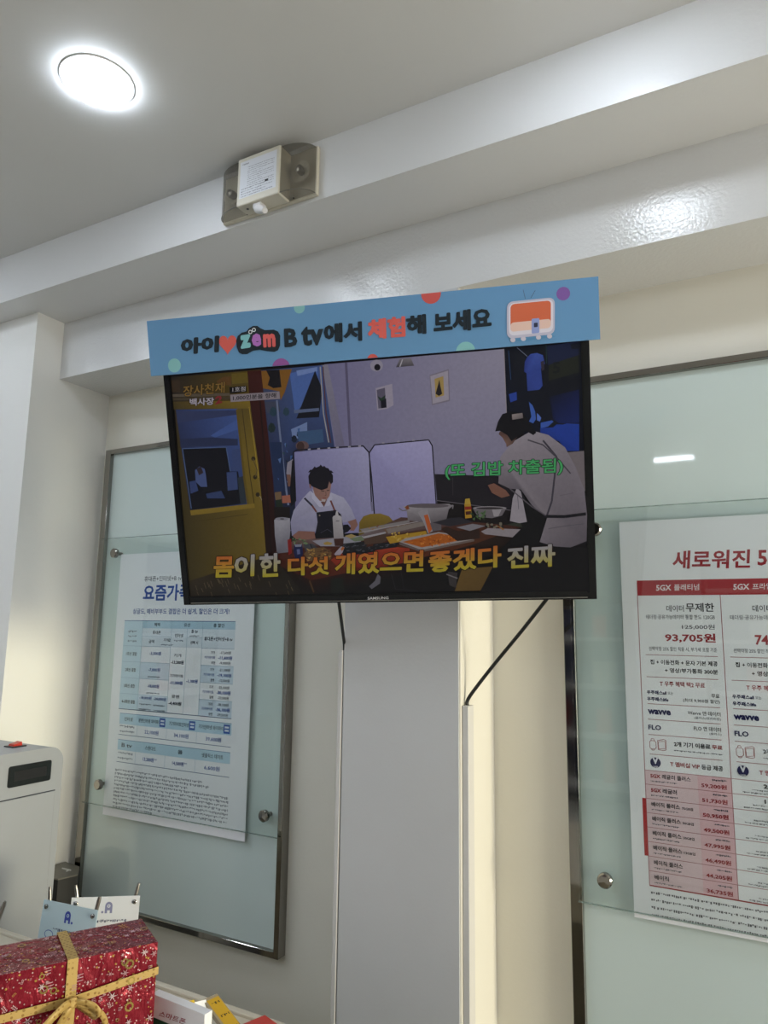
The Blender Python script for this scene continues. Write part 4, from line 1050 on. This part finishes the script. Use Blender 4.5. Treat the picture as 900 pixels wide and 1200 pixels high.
# small retro television drawing (its animal figures are left out)
d_ = Paint(sgp, .0008)
def rr(x0, y0, x1, y1, r, sk=-.1, n=6):
    out = []
    for cx, cy, a0 in ((x1-r, y0+r, -90), (x1-r, y1-r, 0), (x0+r, y1-r, 90), (x0+r, y0+r, 180)):
        for i in range(n+1):
            a = math.radians(a0+90*i/n); x = cx+r*math.cos(a); y = cy+r*math.sin(a); out.append(s2(x, y+(x-625)*sk))
    return out
d_.poly([s2(550, 276), s2(700, 256), s2(716, 262), s2(600, 280)], (86, 140, 182))
d_.line([s2(607, 125), s2(599, 92)], .5, (70, 80, 96)); d_.line([s2(627, 122), s2(643, 94)], .5, (70, 80, 96))
for x in (562, 600, 655, 695): d_.ellipse(s2(x, 268-(x-625)*.1), 3, 2.6, (196, 190, 204))
d_.poly(rr(540, 128, 714, 262, 22), (186, 184, 204)); d_.poly(rr(548, 134, 708, 252, 18), (214, 210, 222)); d_.poly(rr(553, 138, 700, 238, 14), (206, 104, 72))
d_.poly(rr(553, 205, 700, 238, 12), (222, 190, 178)); d_.poly(rr(630, 198, 658, 252, 4), (140, 154, 206)); d_.poly(rr(638, 214, 652, 230, 3), (44, 48, 74))
d_.build('drawing', MT['signprint'], sg)

# ------------------------------------------------------------------ cable trunking and cables
def trunking(lo, hi, label):
    t = thing('cable_trunking', ((lo[0]+hi[0])/2, (lo[1]+hi[1])/2, 0), label, 'cable trunking', 'cable trunking on the pillar')
    obj('base', MB().box((lo[0]+.001, lo[1]+.001, lo[2]), (hi[0]-.001, hi[1]-.001, hi[2]-.001)), MT['trunk'], t)
    obj('cover', MB().box((lo[0], lo[1]+.0, lo[2]), (hi[0], hi[1]-.003, hi[2]), .0015), MT['trunk'], t)
    return t
ztl = at_y((397, 762), Y2)[2]; ztr = at_x((545, 826), PX1)[2]
trunking((PX0-.014, Y2-.005, .01), (PX0-.0015, Y2+.022, ztl), 'narrow white cable trunking on the left edge of the pillar')
trunking((PX1+.0012, Y2+.004, .01), (PX1+.016, Y2+.04, ztr), 'white cable trunking on the cream side of the pillar')
def spline(ps, n=10):
    ps = [np.array(p, float) for p in ps]; ps = [2*ps[0]-ps[1]]+ps+[2*ps[-1]-ps[-2]]
    out = []
    for i in range(1, len(ps)-2):
        for k in range(n):
            t_ = k/n; a, b, c, d = ps[i-1:i+3]
            out.append(.5*((2*b)+(-a+c)*t_+(2*a-5*b+4*c-d)*t_**2+(-a+3*b-3*c+d)*t_**3))
    out.append(ps[-2]); return out
c_end = np.array([PX0-.0045, Y2+.008, ztl-.006])
o = obj('television_cable', MB().tube(spline([at_y((395, 690), 1.455), at_y((397.5, 709), 1.475), at_y((401, 735), 1.53), at_y((403.6, 756), Y2+.004), c_end]), .0042, 8), MT['cable'], None, True)
tag(o, 'short black cable from the television into the left trunking', 'cable', 'television cables')
c_end = np.array([PX1+.008, Y2+.02, ztr-.006])
o = obj('television_cable', MB().tube(spline([at_y((646, 695), 1.545), at_y((636, 708), 1.56), at_y((610, 741), 1.585), at_y((582, 775), 1.6), at_y((560, 803), 1.604), np.array([PX1+.0085, Y2+.02, ztr+.012]), c_end]), .0042, 8), MT['cable'], None, True)
tag(o, 'long black cable sagging from the television to the right trunking', 'cable', 'television cables')

# ------------------------------------------------------------------ emergency light on the beam
ex0, ex1, ez0, ez1 = -1.258, -.955, CAMZ+1.066, CAMZ+1.2
fy = Y1-.06; bx0, bx1 = -1.172, -1.036
em = thing('emergency_light', ((ex0+ex1)/2, Y1, ez0), 'ivory emergency light with two smoky lamp covers on the beam', 'emergency light')
obj('base_plate', MB().box((ex0, Y1-.012, ez0), (ex1, Y1-.0005, ez1), .002), MT['ivory'], em)
obj('body', MB().box((bx0, fy, ez0), (bx1, Y1-.012, ez1), .004), MT['ivory'], em)
fpn = Plane(((bx0+bx1)/2, fy, (ez0+ez1)/2), (1, 0, 0), (0, -1, 0))
lb = Paint(fpn, .0004)
W2, H2 = (bx1-bx0)/2, (ez1-ez0)/2
rc(lb, -W2*.86, -H2*.72, W2*.86, H2*.82, (206, 208, 212))
lb.dashes(-W2*.78, -W2*.45, H2*.66, .004, (70, 70, 76), rnd, .004, .01, .001)
for k in range(11): lb.dashes(-W2*.5, W2*(.75 if k % 4 != 3 else .2), H2*.5-k*.0058, .0026, (104, 104, 110), rnd, .004, .013, .0012)
for k in range(4): lb.dashes(-W2*.78, W2*(.7 if k % 2 else .4), -H2*.38-k*.0068, .0036, (96, 96, 102), rnd, .003, .01, .0016)
rc(lb, W2*.34, -H2*.34, W2*.5, -H2*.26, (30, 30, 34))
lb.build('rating_label', MT['print'], em)
def lens(xa, xb, sgn):
    # curved cover from the body edge (xa, front) to the plate edge (xb, wall)
    n = 10; prof = []
    for i in range(n+1):
        a = math.pi/2*i/n
        prof.append((xa+(xb-xa)*math.sin(a), (fy+.004)+(Y1-.0125-fy-.004)*(1-math.cos(a))))
    mb = MB(); vs = []; z0, z1 = ez0+.004, ez1-.004
    for (x, y) in prof: vs += [(x, y, z0), (x, y, z1)]
    fs = [(2*i, 2*i+2, 2*i+3, 2*i+1) for i in range(n)]
    base = len(vs); vs += [(xa, Y1-.0125, z0), (xa, Y1-.0125, z1)]
    fs.append(tuple([2*i for i in range(n+1)]+[base])); fs.append(tuple([2*i+1 for i in range(n+1)]+[base+1])[::-1])
    mb.add(vs, fs); lc = obj('lamp_cover', mb, MT['smoke'], em, True)
    rim = MB(); rim.tube([(x, y, z0) for x, y in prof], .0012, 6)
    obj('cover_edge', rim, MT['greytop'], lc)
    cx = (xa+xb)/2; dirx = .35*sgn
    f = lambda a, b, h: (cx+a+h*dirx*.5, Y1-.0125-h, (ez0+ez1)/2+b)
    rf_ = obj('reflector', MB().lathe([(.005, .002), (.028, .012), (.03, .014), (.027, .0145), (.008, .006)], f, 24), MT['ivory'], em, True)
    obj('bulb', MB().lathe([(.009, .006), (.011, .018), (.0095, .026), (.004, .029)], f, 16), MT['brushed'], rf_, True)
lens(bx1, ex1-.004, 1); lens(bx0, ex0+.004, -1)
nz = at_y((240+370/5.625, 150+520/5.625), fy+.02)
obj('swivel_bracket', MB().box((nz[0]-.018, fy+.008, ez0-.014), (nz[0]+.008, fy+.034, ez0+.001), .003), MT['trunk'], em)
obj('cable_plug', MB().tube([(nz[0]-.008, fy+.018, ez0-.012), (nz[0]+.012, fy+.008, ez0-.024), (nz[0]+.03, fy+.0, ez0-.036)], [.011, .011, .0075], 14), MT['trunk'], em, True)
for (x, y, r) in ((bx0+.022, fy+.02, .0035), (bx0+.004, fy+.04, .002), (bx1+.02, fy+.036, .002)):
    f = lambda a, b, h: (x+a, y+b, ez0-h)
    obj('indicator', MB().lathe([(r, -.001), (r, .001)], f, 12), MT['black'], em)

# ------------------------------------------------------------------ grey floor machine at the left
mx = -1.85; my1 = 1.461; my0 = 1.06; mz1 = CAMZ-.347
mc = thing('machine_cabinet', (mx-.15, (my0+my1)/2, 0), 'pale grey metal cabinet machine with a dark display window beside the left wall', 'machine')
prof = [(my0, .0), (my1, .0)]; r = .045
for i in range(9):
    a = math.pi/2*i/8; prof.append((my1-r+r*math.cos(a), mz1-r+r*math.sin(a)))
for i in range(9):
    a = math.pi/2+math.pi/2*i/8; prof.append((my0+r+r*math.cos(a), mz1-r+r*math.sin(a)))
body = MB(); body.prism(prof, mx, mx-.3, lambda a, b, h: (h, a, b))
obj('body', body, MT['machine'], mc, True)
zd = CAMZ-.466
dr = obj('door', MB().box((mx, my0+.022, .08), (mx+.003, 1.439, zd-.002), .0008), MT['machine'], mc)
m_ = MB(); m_.box((mx-.001, my0+.02, zd-.002), (mx+.0008, 1.441, zd+.0008)); m_.box((mx-.001, 1.439, .08), (mx+.0008, 1.4405, zd))
obj('door_seam', m_, MT['seam'], mc)
dp = MB()
dprof = []
for (cy, cz, a0) in ((1.415, CAMZ-.387, 0), (1.297, CAMZ-.387, 90), (1.297, CAMZ-.43, 180), (1.415, CAMZ-.43, 270)):
    for i in range(5):
        a = math.radians(a0+90*i/4); dprof.append((cy+.006*math.cos(a), cz+.006*math.sin(a)))
dp.prism(dprof, mx-.001, mx+.003, lambda a, b, h: (h, a, b))
ds = obj('display_window', dp, MT['machine_dark'], mc)
obj('display_inset', MB().box((mx+.003, 1.308, CAMZ-.422), (mx+.0036, 1.406, CAMZ-.396)), MT['black'], ds)
sx, sy = -1.945, 1.372
sw = obj('switch_plate', MB().box((sx-.02, sy-.022, mz1-.001), (sx+.02, sy+.022, mz1+.003), .001), MT['black'], mc)
m_ = MB(); m_.prism([(sy-.014, mz1+.003), (sy+.014, mz1+.003), (sy+.012, mz1+.013), (sy+.002, mz1+.01), (sy-.012, mz1+.008)], sx-.011, sx+.011, lambda a, b, h: (h, a, b))
obj('rocker_switch', m_, MT['red'], sw)

# dark bin in the corner
bz = CAMZ-.79
plan = [(-2.175, 1.757), (-2.092, 1.748), (-2.033, 1.695), (-2.05, 1.635), (-2.175, 1.60)]
bn = thing('corner_bin', (-2.11, 1.68, 0), 'dark box with a grey top in the corner beside the glass board', 'box')
m_ = MB(); m_.prism(plan[::-1], 0, bz-.004, lambda a, b, h: (a, b, h)); obj('body', m_, MT['black'], bn)
m_ = MB(); m_.prism(plan[::-1], bz-.004, bz, lambda a, b, h: (a, b, h)); obj('lid', m_, MT['greytop'], bn)
tp = Plane((-2.1, 1.68, bz), (1, 0, 0), (0, 0, 1)); s = Paint(tp, .0003)
k8 = scaled(0, 860, 4.8)
s.line([k8(348, 756), k8(400, 768)], 1.6, (200, 200, 196)); s.line([k8(372, 774), k8(392, 764)], 1.4, (200, 200, 196)); s.build('white_mark', MT['print'], bn)

# ------------------------------------------------------------------ counter and the things on it
DZ = CAMZ-.75
dk = thing('counter_desk', (-.8, .9, 0), 'cream counter under the gift box and leaflets', 'counter')
obj('worktop', MB().box((-1.80, .5, DZ-.03), (.1, 1.225, DZ), .003), MT['desk'], dk)
obj('back_lip', MB().box((-1.80, 1.225, DZ-.1), (.1, 1.24, DZ+.006), .003), MT['desk'], dk)
obj('front_panel', MB().box((-1.78, .53, 0), (.08, .55, DZ-.03)), MT['desk'], dk)
for x in (-1.78, .06): obj('side_panel', MB().box((x, .55, 0), (x+.02, 1.2, DZ-.03)), MT['desk'], dk)

# gift box
gz = CAMZ-.549
gA = at_z((185, 1104), gz); gB = at_z((0, 1143), gz)
e1 = gB-gA; e1[2] = 0; e1 /= np.linalg.norm(e1); e2 = np.array([e1[1], -e1[0], 0.]); 
if e2[1] < 0: e2 = -e2
GW, GD, GH = .36, .119, gz-DZ-.001
def gpt(a, d, h): return tuple(gA+e1*a+e2*d+np.array([0, 0, h]))       # a leftwards, d backwards, h up (0 at the top)
gc = np.array(gpt(GW/2, GD/2, -GH))
gb = thing('gift_box', gc, 'red foil wrapped gift box tied with gold ribbon on the counter', 'gift box')
# wrapped body: box with slightly crumpled grid surface
m_ = MB()
def hsh(a, b, c): return math.sin(a*91.7+b*37.3+c*53.1)*math.cos(a*23.1-b*71.9+c*17.7)
def face(fn, n1, n2):
    vs = [fn(i/n1, j/n2) for j in range(n2+1) for i in range(n1+1)]
    fs = [(j*(n1+1)+i, j*(n1+1)+i+1, (j+1)*(n1+1)+i+1, (j+1)*(n1+1)+i) for j in range(n2) for i in range(n1)]
    m_.add(vs, fs)
def wob(u, v): return 0.0012*hsh(u*4, v*3, 1)*min(1, 8*u*(1-u)*4)*min(1, 8*v*(1-v)*4)
R0 = .004
def rb(a, d, h):  # round the box edges a little
    return gpt(a, d, h)
face(lambda u, v: rb(GW*u, -wob(u, v), -GH*v), 30, 18)          # front
face(lambda u, v: rb(GW*(1-u), GD+wob(u, v), -GH*v), 10, 8)     # back
face(lambda u, v: rb(GW*(1-u), GD*(1-v), wob(u, v)), 30, 10)    # top
face(lambda u, v: rb(-wob(u, v), GD*(1-u), -GH*v), 10, 14)      # right end
face(lambda u, v: rb(GW+wob(u, v), GD*u, -GH*v), 10, 14)        # left end
face(lambda u, v: rb(GW*u, GD*v, -GH+.0), 2, 2)
wm, N, L, P = mat_new('red_foil_paper')
tc = N.new('ShaderNodeTexCoord')
def vor(scale, thr, inv=False, feat='F1'):
    v = N.new('ShaderNodeTexVoronoi'); v.inputs['Scale'].default_value = scale; v.inputs['Randomness'].default_value = 1
    c = N.new('ShaderNodeMath'); c.operation = 'LESS_THAN'; c.inputs[1].default_value = thr
    L.new(tc.outputs['Object'], v.inputs['Vector']); L.new(v.outputs['Distance'], c.inputs[0]); return c, v
base = N.new('ShaderNodeMix'); base.data_type = 'RGBA'; base.inputs[6].default_value = lin((150, 24, 46)); base.inputs[7].default_value = lin((104, 14, 30))
nz_ = N.new('ShaderNodeTexNoise'); nz_.inputs['Scale'].default_value = 9; L.new(tc.outputs['Object'], nz_.inputs['Vector']); L.new(nz_.outputs[0], base.inputs[0])
c1, v1 = vor(170, .22); c2, v2 = vor(90, .17)
m1 = N.new('ShaderNodeMix'); m1.data_type = 'RGBA'; m1.inputs[7].default_value = lin((206, 170, 172)); L.new(base.outputs[2], m1.inputs[6]); L.new(c1.outputs[0], m1.inputs[0])
m2 = N.new('ShaderNodeMix'); m2.data_type = 'RGBA'; m2.inputs[7].default_value = lin((176, 140, 70)); L.new(m1.outputs[2], m2.inputs[6]); L.new(c2.outputs[0], m2.inputs[0])
L.new(m2.outputs[2], P.inputs['Base Color']); P.inputs['Metallic'].default_value = .45; P.inputs['Roughness'].default_value = .24
n3 = N.new('ShaderNodeTexNoise'); n3.inputs['Scale'].default_value = 26; n3.inputs['Detail'].default_value = 5; n3.inputs['Distortion'].default_value = 1.2
mp = N.new('ShaderNodeMapping'); mp.inputs['Scale'].default_value = (1, 1, .5); L.new(tc.outputs['Object'], mp.inputs[0]); L.new(mp.outputs[0], n3.inputs['Vector'])
bp = N.new('ShaderNodeBump'); bp.inputs['Strength'].default_value = .9; bp.inputs['Distance'].default_value = .008; L.new(n3.outputs[0], bp.inputs['Height']); L.new(bp.outputs[0], P.inputs['Normal'])
obj('wrapped_body', m_, wm, gb, True)
# printed snowflakes and wreaths on the paper
fpl = Plane(gA, -e1, -e2); tpl = Plane(gA+np.array([0, 0, 0]), -e1, (0, 0, 1))
def motifs(plane, amin, bmin, bmax, n, name):
    s = Paint(plane, .0016); r_ = random.Random(11 if name else 5)
    for i in range(n):
        a = -r_.uniform(.006, amin); b = r_.uniform(bmin, bmax); kind = r_.random(); sz = r_.choice([r_.uniform(.0022, .0045), r_.uniform(.004, .008)])
        if kind < .5:                       # snowflake
            col = r_.choice([(196, 176, 182), (180, 150, 156), (166, 128, 136)])
            for q in range(6):
                an = q*math.pi/3+r_.uniform(-.05, .05); c_, s_ = math.cos(an), math.sin(an)
                s.polyab([(a-s_*sz*.16, b+c_*sz*.16), (a+c_*sz, b+s_*sz), (a+s_*sz*.16, b-c_*sz*.16)], col, same=q > 0)
        elif kind < .68:                    # wreath ring
            col = r_.choice([(150, 132, 62), (128, 112, 54)]); n_ = 14
            for q in range(n_):
                t0, t1 = 2*math.pi*q/n_, 2*math.pi*(q+.8)/n_
                s.polyab([(a+sz*math.cos(t0), b+sz*math.sin(t0)), (a+sz*math.cos(t1), b+sz*math.sin(t1)), (a+sz*.6*math.cos(t1), b+sz*.6*math.sin(t1)), (a+sz*.6*math.cos(t0), b+sz*.6*math.sin(t0))], col, same=q > 0)
        elif kind < .84:                    # small branch
            col = r_.choice([(168, 146, 72), (206, 186, 190)]); an = r_.uniform(0, 3.1)
            for q in range(4):
                c_, s_ = math.cos(an), math.sin(an); x, y = a+c_*sz*(q-1.5)*.6, b+s_*sz*(q-1.5)*.6
                for sg_ in (-1, 1): s.polyab([(x, y), (x+math.cos(an+sg_)*sz*.7, y+math.sin(an+sg_)*sz*.7), (x+math.cos(an+sg_*.6)*sz*.7, y+math.sin(an+sg_*.6)*sz*.7)], col, same=q > 0 or sg_ > 0)
        else:                               # stacked lines and hooks
            col = (168, 128, 138)
            for q in range(3): s.polyab([(a-sz*.7, b+q*sz*.6), (a+sz*.7, b+q*sz*.6+sz*.1), (a+sz*.7, b+q*sz*.6+sz*.28), (a-sz*.7, b+q*sz*.6+sz*.18)], col, same=q > 0)
    s.build('printed_motifs', MT['print'], gb)
motifs(fpl, .35, -.19, -.006, 190, '')
# top plane: V axis points backwards
motifs(tpl, .35, .006, GD-.006, 120, 'top')
# ribbon
def band(pts_mid, wdir, w, th=.0012, nsub=1):
    mb = MB(); vs = []
    for p in pts_mid:
        p = np.array(p); d = np.array(wdir if not callable(wdir) else wdir(p)); d = d/np.linalg.norm(d)
        vs += [p-d*w/2, p+d*w/2]
    n = len(pts_mid)
    mb.add(vs, [(2*i, 2*i+1, 2*i+3, 2*i+2) for i in range(n-1)])
    return mb
def solid(o, th=.0008):
    md = o.modifiers.new('thickness', 'SOLIDIFY'); md.thickness = th; md.offset = 0
    return o
fx = lambda p: -fpl.ab(p)[0]
fz = lambda p: fpl.ab(p)[1]
S_ = scaled(30, 1020, 5.294)
va = fx(S_(282, 562)); kz = fz(S_(285, 800)); ka = fx(S_(285, 800)); va = (va+ka)/2
ov = .0028
solid(obj('ribbon_band', band([gpt(va, GD+ov, -GH+.002), gpt(va, GD+ov, ov), gpt(va, -ov, ov), gpt(va, -ov, -GH+.002)], e1, .0165), MT['gold'], gb))
zr_ = fz(S_(822, 615)); zl_ = kz+.004
solid(obj('ribbon_band', band([gpt(-ov, GD*.9, zr_), gpt(-ov, -ov, zr_), gpt(ka-.004, -ov*1.5, kz), gpt(GW+ov, -ov, kz-(zr_-kz)*(GW-ka)/ka*.25), gpt(GW+ov, GD*.9, kz)], (0, 0, 1), .0125), MT['gold'], gb))
def P(x, y, out): return np.array(fpl.pt(*fpl.ab(S_(x, y)), out))
def strip(pts, w, name, dirs):
    pts = spline(pts, 8); n = len(pts); mb = MB(); vs = []
    for i, p in enumerate(pts):
        d = dirs[0]*(1-i/(n-1))+dirs[1]*(i/(n-1)); d = d/np.linalg.norm(d)
        vs += [p-d*w/2, p+d*w/2]
    mb.add(vs, [(2*i, 2*i+1, 2*i+3, 2*i+2) for i in range(n-1)])
    return solid(obj(name, mb, MT['gold'], gb, True))
up = np.array([0, 0, 1.]); out = -e2
bow = strip([P(285, 805, .008), P(330, 785, .018), P(395, 790, .03), P(430, 830, .034), P(420, 870, .026), P(370, 850, .016), P(300, 812, .01)], .012, 'bow_loop', (up*.6-e1*.5+out*.2, up*.4-e1*.3+out*.6))
strip([P(285, 805, .008), P(240, 800, .02), P(160, 850, .032), P(95, 915, .034), P(60, 948, .03), P(110, 930, .02), P(200, 860, .012), P(280, 812, .008)], .012, 'bow_loop', (up*.8+e1*.4, up*.5+e1*.6+out*.3))
strip([P(290, 806, .008), P(380, 815, .02), P(440, 845, .02), P(475, 890, .016), P(488, 950, .012), P(480, 1000, .01)], .0095, 'ribbon_tail', (up, -e1+up*.3))
strip([P(285, 806, .008), P(255, 850, .014), P(210, 930, .012), P(190, 1000, .008)], .0125, 'ribbon_tail', (e1+up*.4, e1))
f = lambda a, b, h: tuple(np.array(fpl.pt(*fpl.ab(S_(288, 806)), h))+e1*a+up*b)
obj('knot', MB().lathe([(.006, .003), (.0085, .006), (.0085, .011), (.005, .014)], f, 14), MT['gold'], gb, True)

# small card stands with clip rods
def card_stand(pl_, pr_, ht, face_col, label, s_text, logo, tilt, rods=.92, mir=1):
    """pl_, pr_: top corners of the card in the room; the card leans back by tilt"""
    pl_ = np.array(pl_); pr_ = np.array(pr_); U = pr_-pl_; U[2] = 0
    n_ = np.array([U[1], -U[0], 0.]); n_ = n_/np.linalg.norm(n_)
    if n_[1] > 0: n_ = -n_
    N_ = n_*math.cos(tilt)+np.array([0, 0, 1])*math.sin(tilt)
    pln = Plane((pl_+pr_)/2, U, N_); hw = np.linalg.norm(U)/2
    c = (pl_+pr_)/2+n_*.02; 
    t = thing('card_stand', (c[0], c[1], DZ), label, 'card stand', 'small card stands on the counter')
    mb = MB(); mb.prism([(-hw, -ht), (hw, -ht), (hw, 0), (-hw, 0)], -.002, 0, pln.pt)
    obj('card', mb, mat('card_face', face_col, .35), t)
    s = Paint(pln, .0003)
    if logo:
        lx, lz, k = logo
        # rounded arch emblem with a dot
        pts = [(lx-.011*k, lz-.016*k)]+[(lx+.011*k*math.cos(math.pi-math.pi*i/10), lz+.004*k+.012*k*math.sin(math.pi*i/10)) for i in range(11)]+[(lx+.011*k, lz-.016*k)]
        cv = (56, 70, 150) if face_col[0] < 200 else (120, 122, 152)
        s.polyab(pts, cv); s.polyab([(lx-.004*k, lz-.016*k), (lx+.004*k, lz-.016*k), (lx+.004*k, lz-.008*k), (lx-.004*k, lz-.008*k)], face_col)
        s.polyab([(lx+.0048*k*math.cos(i*.5236), lz+.004*k+.0048*k*math.sin(i*.5236)) for i in range(12)], face_col)
        s.polyab([(lx+.0025*k*math.cos(i*.5236), lz+.004*k+.0025*k*math.sin(i*.5236)) for i in range(12)], cv)
        s.polyab([(lx+mir*.018*k+.0035*k*math.cos(i*.5236), lz-.0125*k+.0035*k*math.sin(i*.5236)) for i in range(12)], cv)
        if mir > 0:
            for r1, r2, cc in ((.012, .008, cv), (.0105, .0066, face_col)):
                s.polyab([(-hw*.62+r1*math.cos(i*.3491), -.062+r2*math.sin(i*.3491)) for i in range(18)], cc)
        for j, (w_, dz_) in enumerate(s_text): s.dashes(lx-w_/2, lx+w_/2, lz-dz_, .0062, (70, 74, 96), rnd, .005, .009, .0013)
    s.build('print', MT['print'], t)
    # wire base and two clip rods behind the card
    b0 = np.array(pln.pt(-hw*.45, -ht, -.012)); b1 = np.array(pln.pt(hw*.45, -ht, -.012)); b0[2] = b1[2] = DZ+.0035
    back = -n_*.05
    obj('wire_base', MB().tube([b0+back, b0, b1, b1+back], .003, 8), MT['chrome'], t, True)
    for sgn, bb in ((-1, b0), (1, b1)):
        top = np.array(pln.pt(sgn*hw*rods, .02, -.006))
        mid_ = top*.75+bb*.25
        rod = obj('clip_rod', MB().tube([bb, mid_, top], [.002, .002, .002], 8), MT['chrome'], t, True)
        dv = (top-mid_)
        obj('clip_sleeve', MB().tube([top-dv*.9, top-dv*.1, top+dv*.1], [.0042, .0042, .003], 10), MT['brushed'], rod, True)
        f = lambda a, b, h: pln.pt(sgn*hw*.86+a, -.012+b, h)
        obj('stud', MB().lathe([(.0045, 0), (.0045, .003), (.002, .0045)], f, 12), MT['chrome'], t, True)
    return t
zc1 = CAMZ-.585
card_stand(at_z((51.7, 1054), zc1), at_z((114.7, 1067), zc1), .15, (176, 196, 204), 'pale blue card with a round emblem on a clip stand behind the gift box',
           [(.07, .03)], (-.002, -.024, .72), .12)
zc2 = CAMZ-.60
card_stand(at_z((84, 1052), zc2), at_z((164, 1049.5), zc2), .13, (204, 206, 210), 'white frosted card with a grey emblem on a clip stand by the glass board',
           [(.08, .03)], (.008, -.022, .72), .1, .92, -1)
zc3 = CAMZ-.58
card_stand(at_z((-72, 1048), zc3), at_z((-3, 1072), zc3), .15, (176, 196, 204), 'card stand at the left picture edge with only its metal clip rod showing',
           [], None, .12, 1.06)

# standing carton with lettering
k9 = scaled(170, 1140, 5.294)
cz = DZ+.085
cL = at_z(k9(40, 128), cz); cR = at_z(k9(370, 260), cz)
u = cR-cL; u[2] = 0; u /= np.linalg.norm(u); nb = np.array([-u[1], u[0], 0]); 
if nb[1] < 0: nb = -nb
cw_ = np.linalg.norm((cR-cL)[:2])
def cpt(a, d, h): return tuple(np.array([cL[0], cL[1], DZ])+u*a+nb*d+np.array([0, 0, h]))
ct = thing('leaflet_carton', cpt(cw_/2, .015, 0), 'white and green carton with red lettering beside the gift box', 'carton')
m_ = MB(); m_.prism([(0, 0), (cw_, 0), (cw_, .018), (0, .018)], 0, .085, cpt); obj('body', m_, MT['paper'], ct)
cpl = Plane((cL[0], cL[1], DZ), u, -nb); s = Paint(cpl, .0004)
rc(s, 0, 0, cw_, .048, (30, 84, 62))
s.text('스마트폰', k9(84, 268), k9(246, 322), k9(96, 235), (150, 44, 58), .01)
s.build('lettering', MT['print'], ct)
# leaning price card with yellow tab
pA = at_z(k9(245, 200), DZ+.06); pB = at_z(k9(352, 168), DZ+.062)
u2 = pB-pA; u2[2] = 0
cd = Plane((pA+pB)/2, u2, (0.35, -.8, .5)); hw = np.linalg.norm(u2)/2*1.5
lenb = ((pA[2]+pB[2])/2-DZ)/abs(cd.V[2])
tcd = thing('price_card', cd.pt(0, -lenb, 0), 'white price card with a yellow tab leaning behind the carton', 'card')
m_ = MB(); m_.prism([(-hw, -lenb), (hw, -lenb), (hw, 0), (-hw, 0)], -.0015, 0, cd.pt); obj('card', m_, MT['paper'], tcd)
s = Paint(cd, .0004); rc(s, -hw*.98, -.016, hw*.1, .004, (206, 176, 44)); s.textab('NEW', (-hw*.75, -.01), (-hw*.1, -.01), (-hw*.75, -.002), (40, 36, 28), .03)
rc(s, -hw*.9, -.026, hw*.9, -.023, (60, 60, 66)); rc(s, -hw*.9, -.042, hw*.7, -.040, (60, 60, 66))
s.polyab([(hw*.2+.009*math.cos(i*.45), -.04+.007*math.sin(i*.45)) for i in range(14)], (110, 76, 44))
s.build('print', MT['print'], tcd)
# yellow label strip
sA0 = at_z(k9(358, 168), DZ+.06); sA1 = at_z(k9(446, 128), DZ+.06); sB0 = at_z(k9(520, 330), DZ+.03); sB1 = at_z(k9(645, 330), DZ+.03)
ax = (sB0+sB1)/2-(sA0+sA1)/2; wv = sA1-sA0; L_ = np.linalg.norm(ax); W_ = np.linalg.norm(wv)
spn = Plane((sA0+sA1)/2, wv, np.cross(wv, -ax))
L2 = L_*.05/.03
ts = thing('label_strip', spn.pt(0, -L2*.98, -.004), 'long yellow label in a grey channel leaning on the counter', 'label strip')
m_ = MB(); m_.prism([(-W_/2, -L2*.97), (W_/2, -L2*.97), (W_/2, 0), (-W_/2, 0)], -.008, 0, spn.pt); obj('channel', m_, mat('strip_grey', (150, 138, 118), .5), ts)
s = Paint(spn, .0004); rc(s, -W_*.36, -L2*.95, W_*.46, -.006, (190, 152, 40))
for j in range(3): s.dashes(-W_*.2+.0, W_*.36, -.02-j*.03, .006, (50, 42, 28), rnd, .004, .008, .0016)
s.build('yellow_label', MT['print'], ts)
# red folder corner
rz_ = DZ+.03
rA = at_z(k9(742, 264), rz_); rB = at_z(k9(820, 320), rz_); u3 = rB-rA; u3[2] = 0; u3 /= np.linalg.norm(u3); n3 = np.array([u3[1], -u3[0], 0]);
if n3[1] > 0: n3 = -n3
rf = thing('red_leaflet_box', (rA[0], rA[1], DZ), 'bright red small box at the back edge of the counter', 'box')
f = lambda a, b, h: tuple(np.array([rA[0], rA[1], DZ])+u3*a+n3*b+np.array([0, 0, h]))
m_ = MB(); m_.prism([(0, 0), (.12, 0), (.12, .05), (0, .05)], 0, .028, f); obj('body', m_, MT['red'], rf)
m_ = MB(); m_.prism([(-.001, -.001), (.121, -.001), (.121, .051), (-.001, .051)], .028, .03, f); obj('lid', m_, MT['red'], rf)
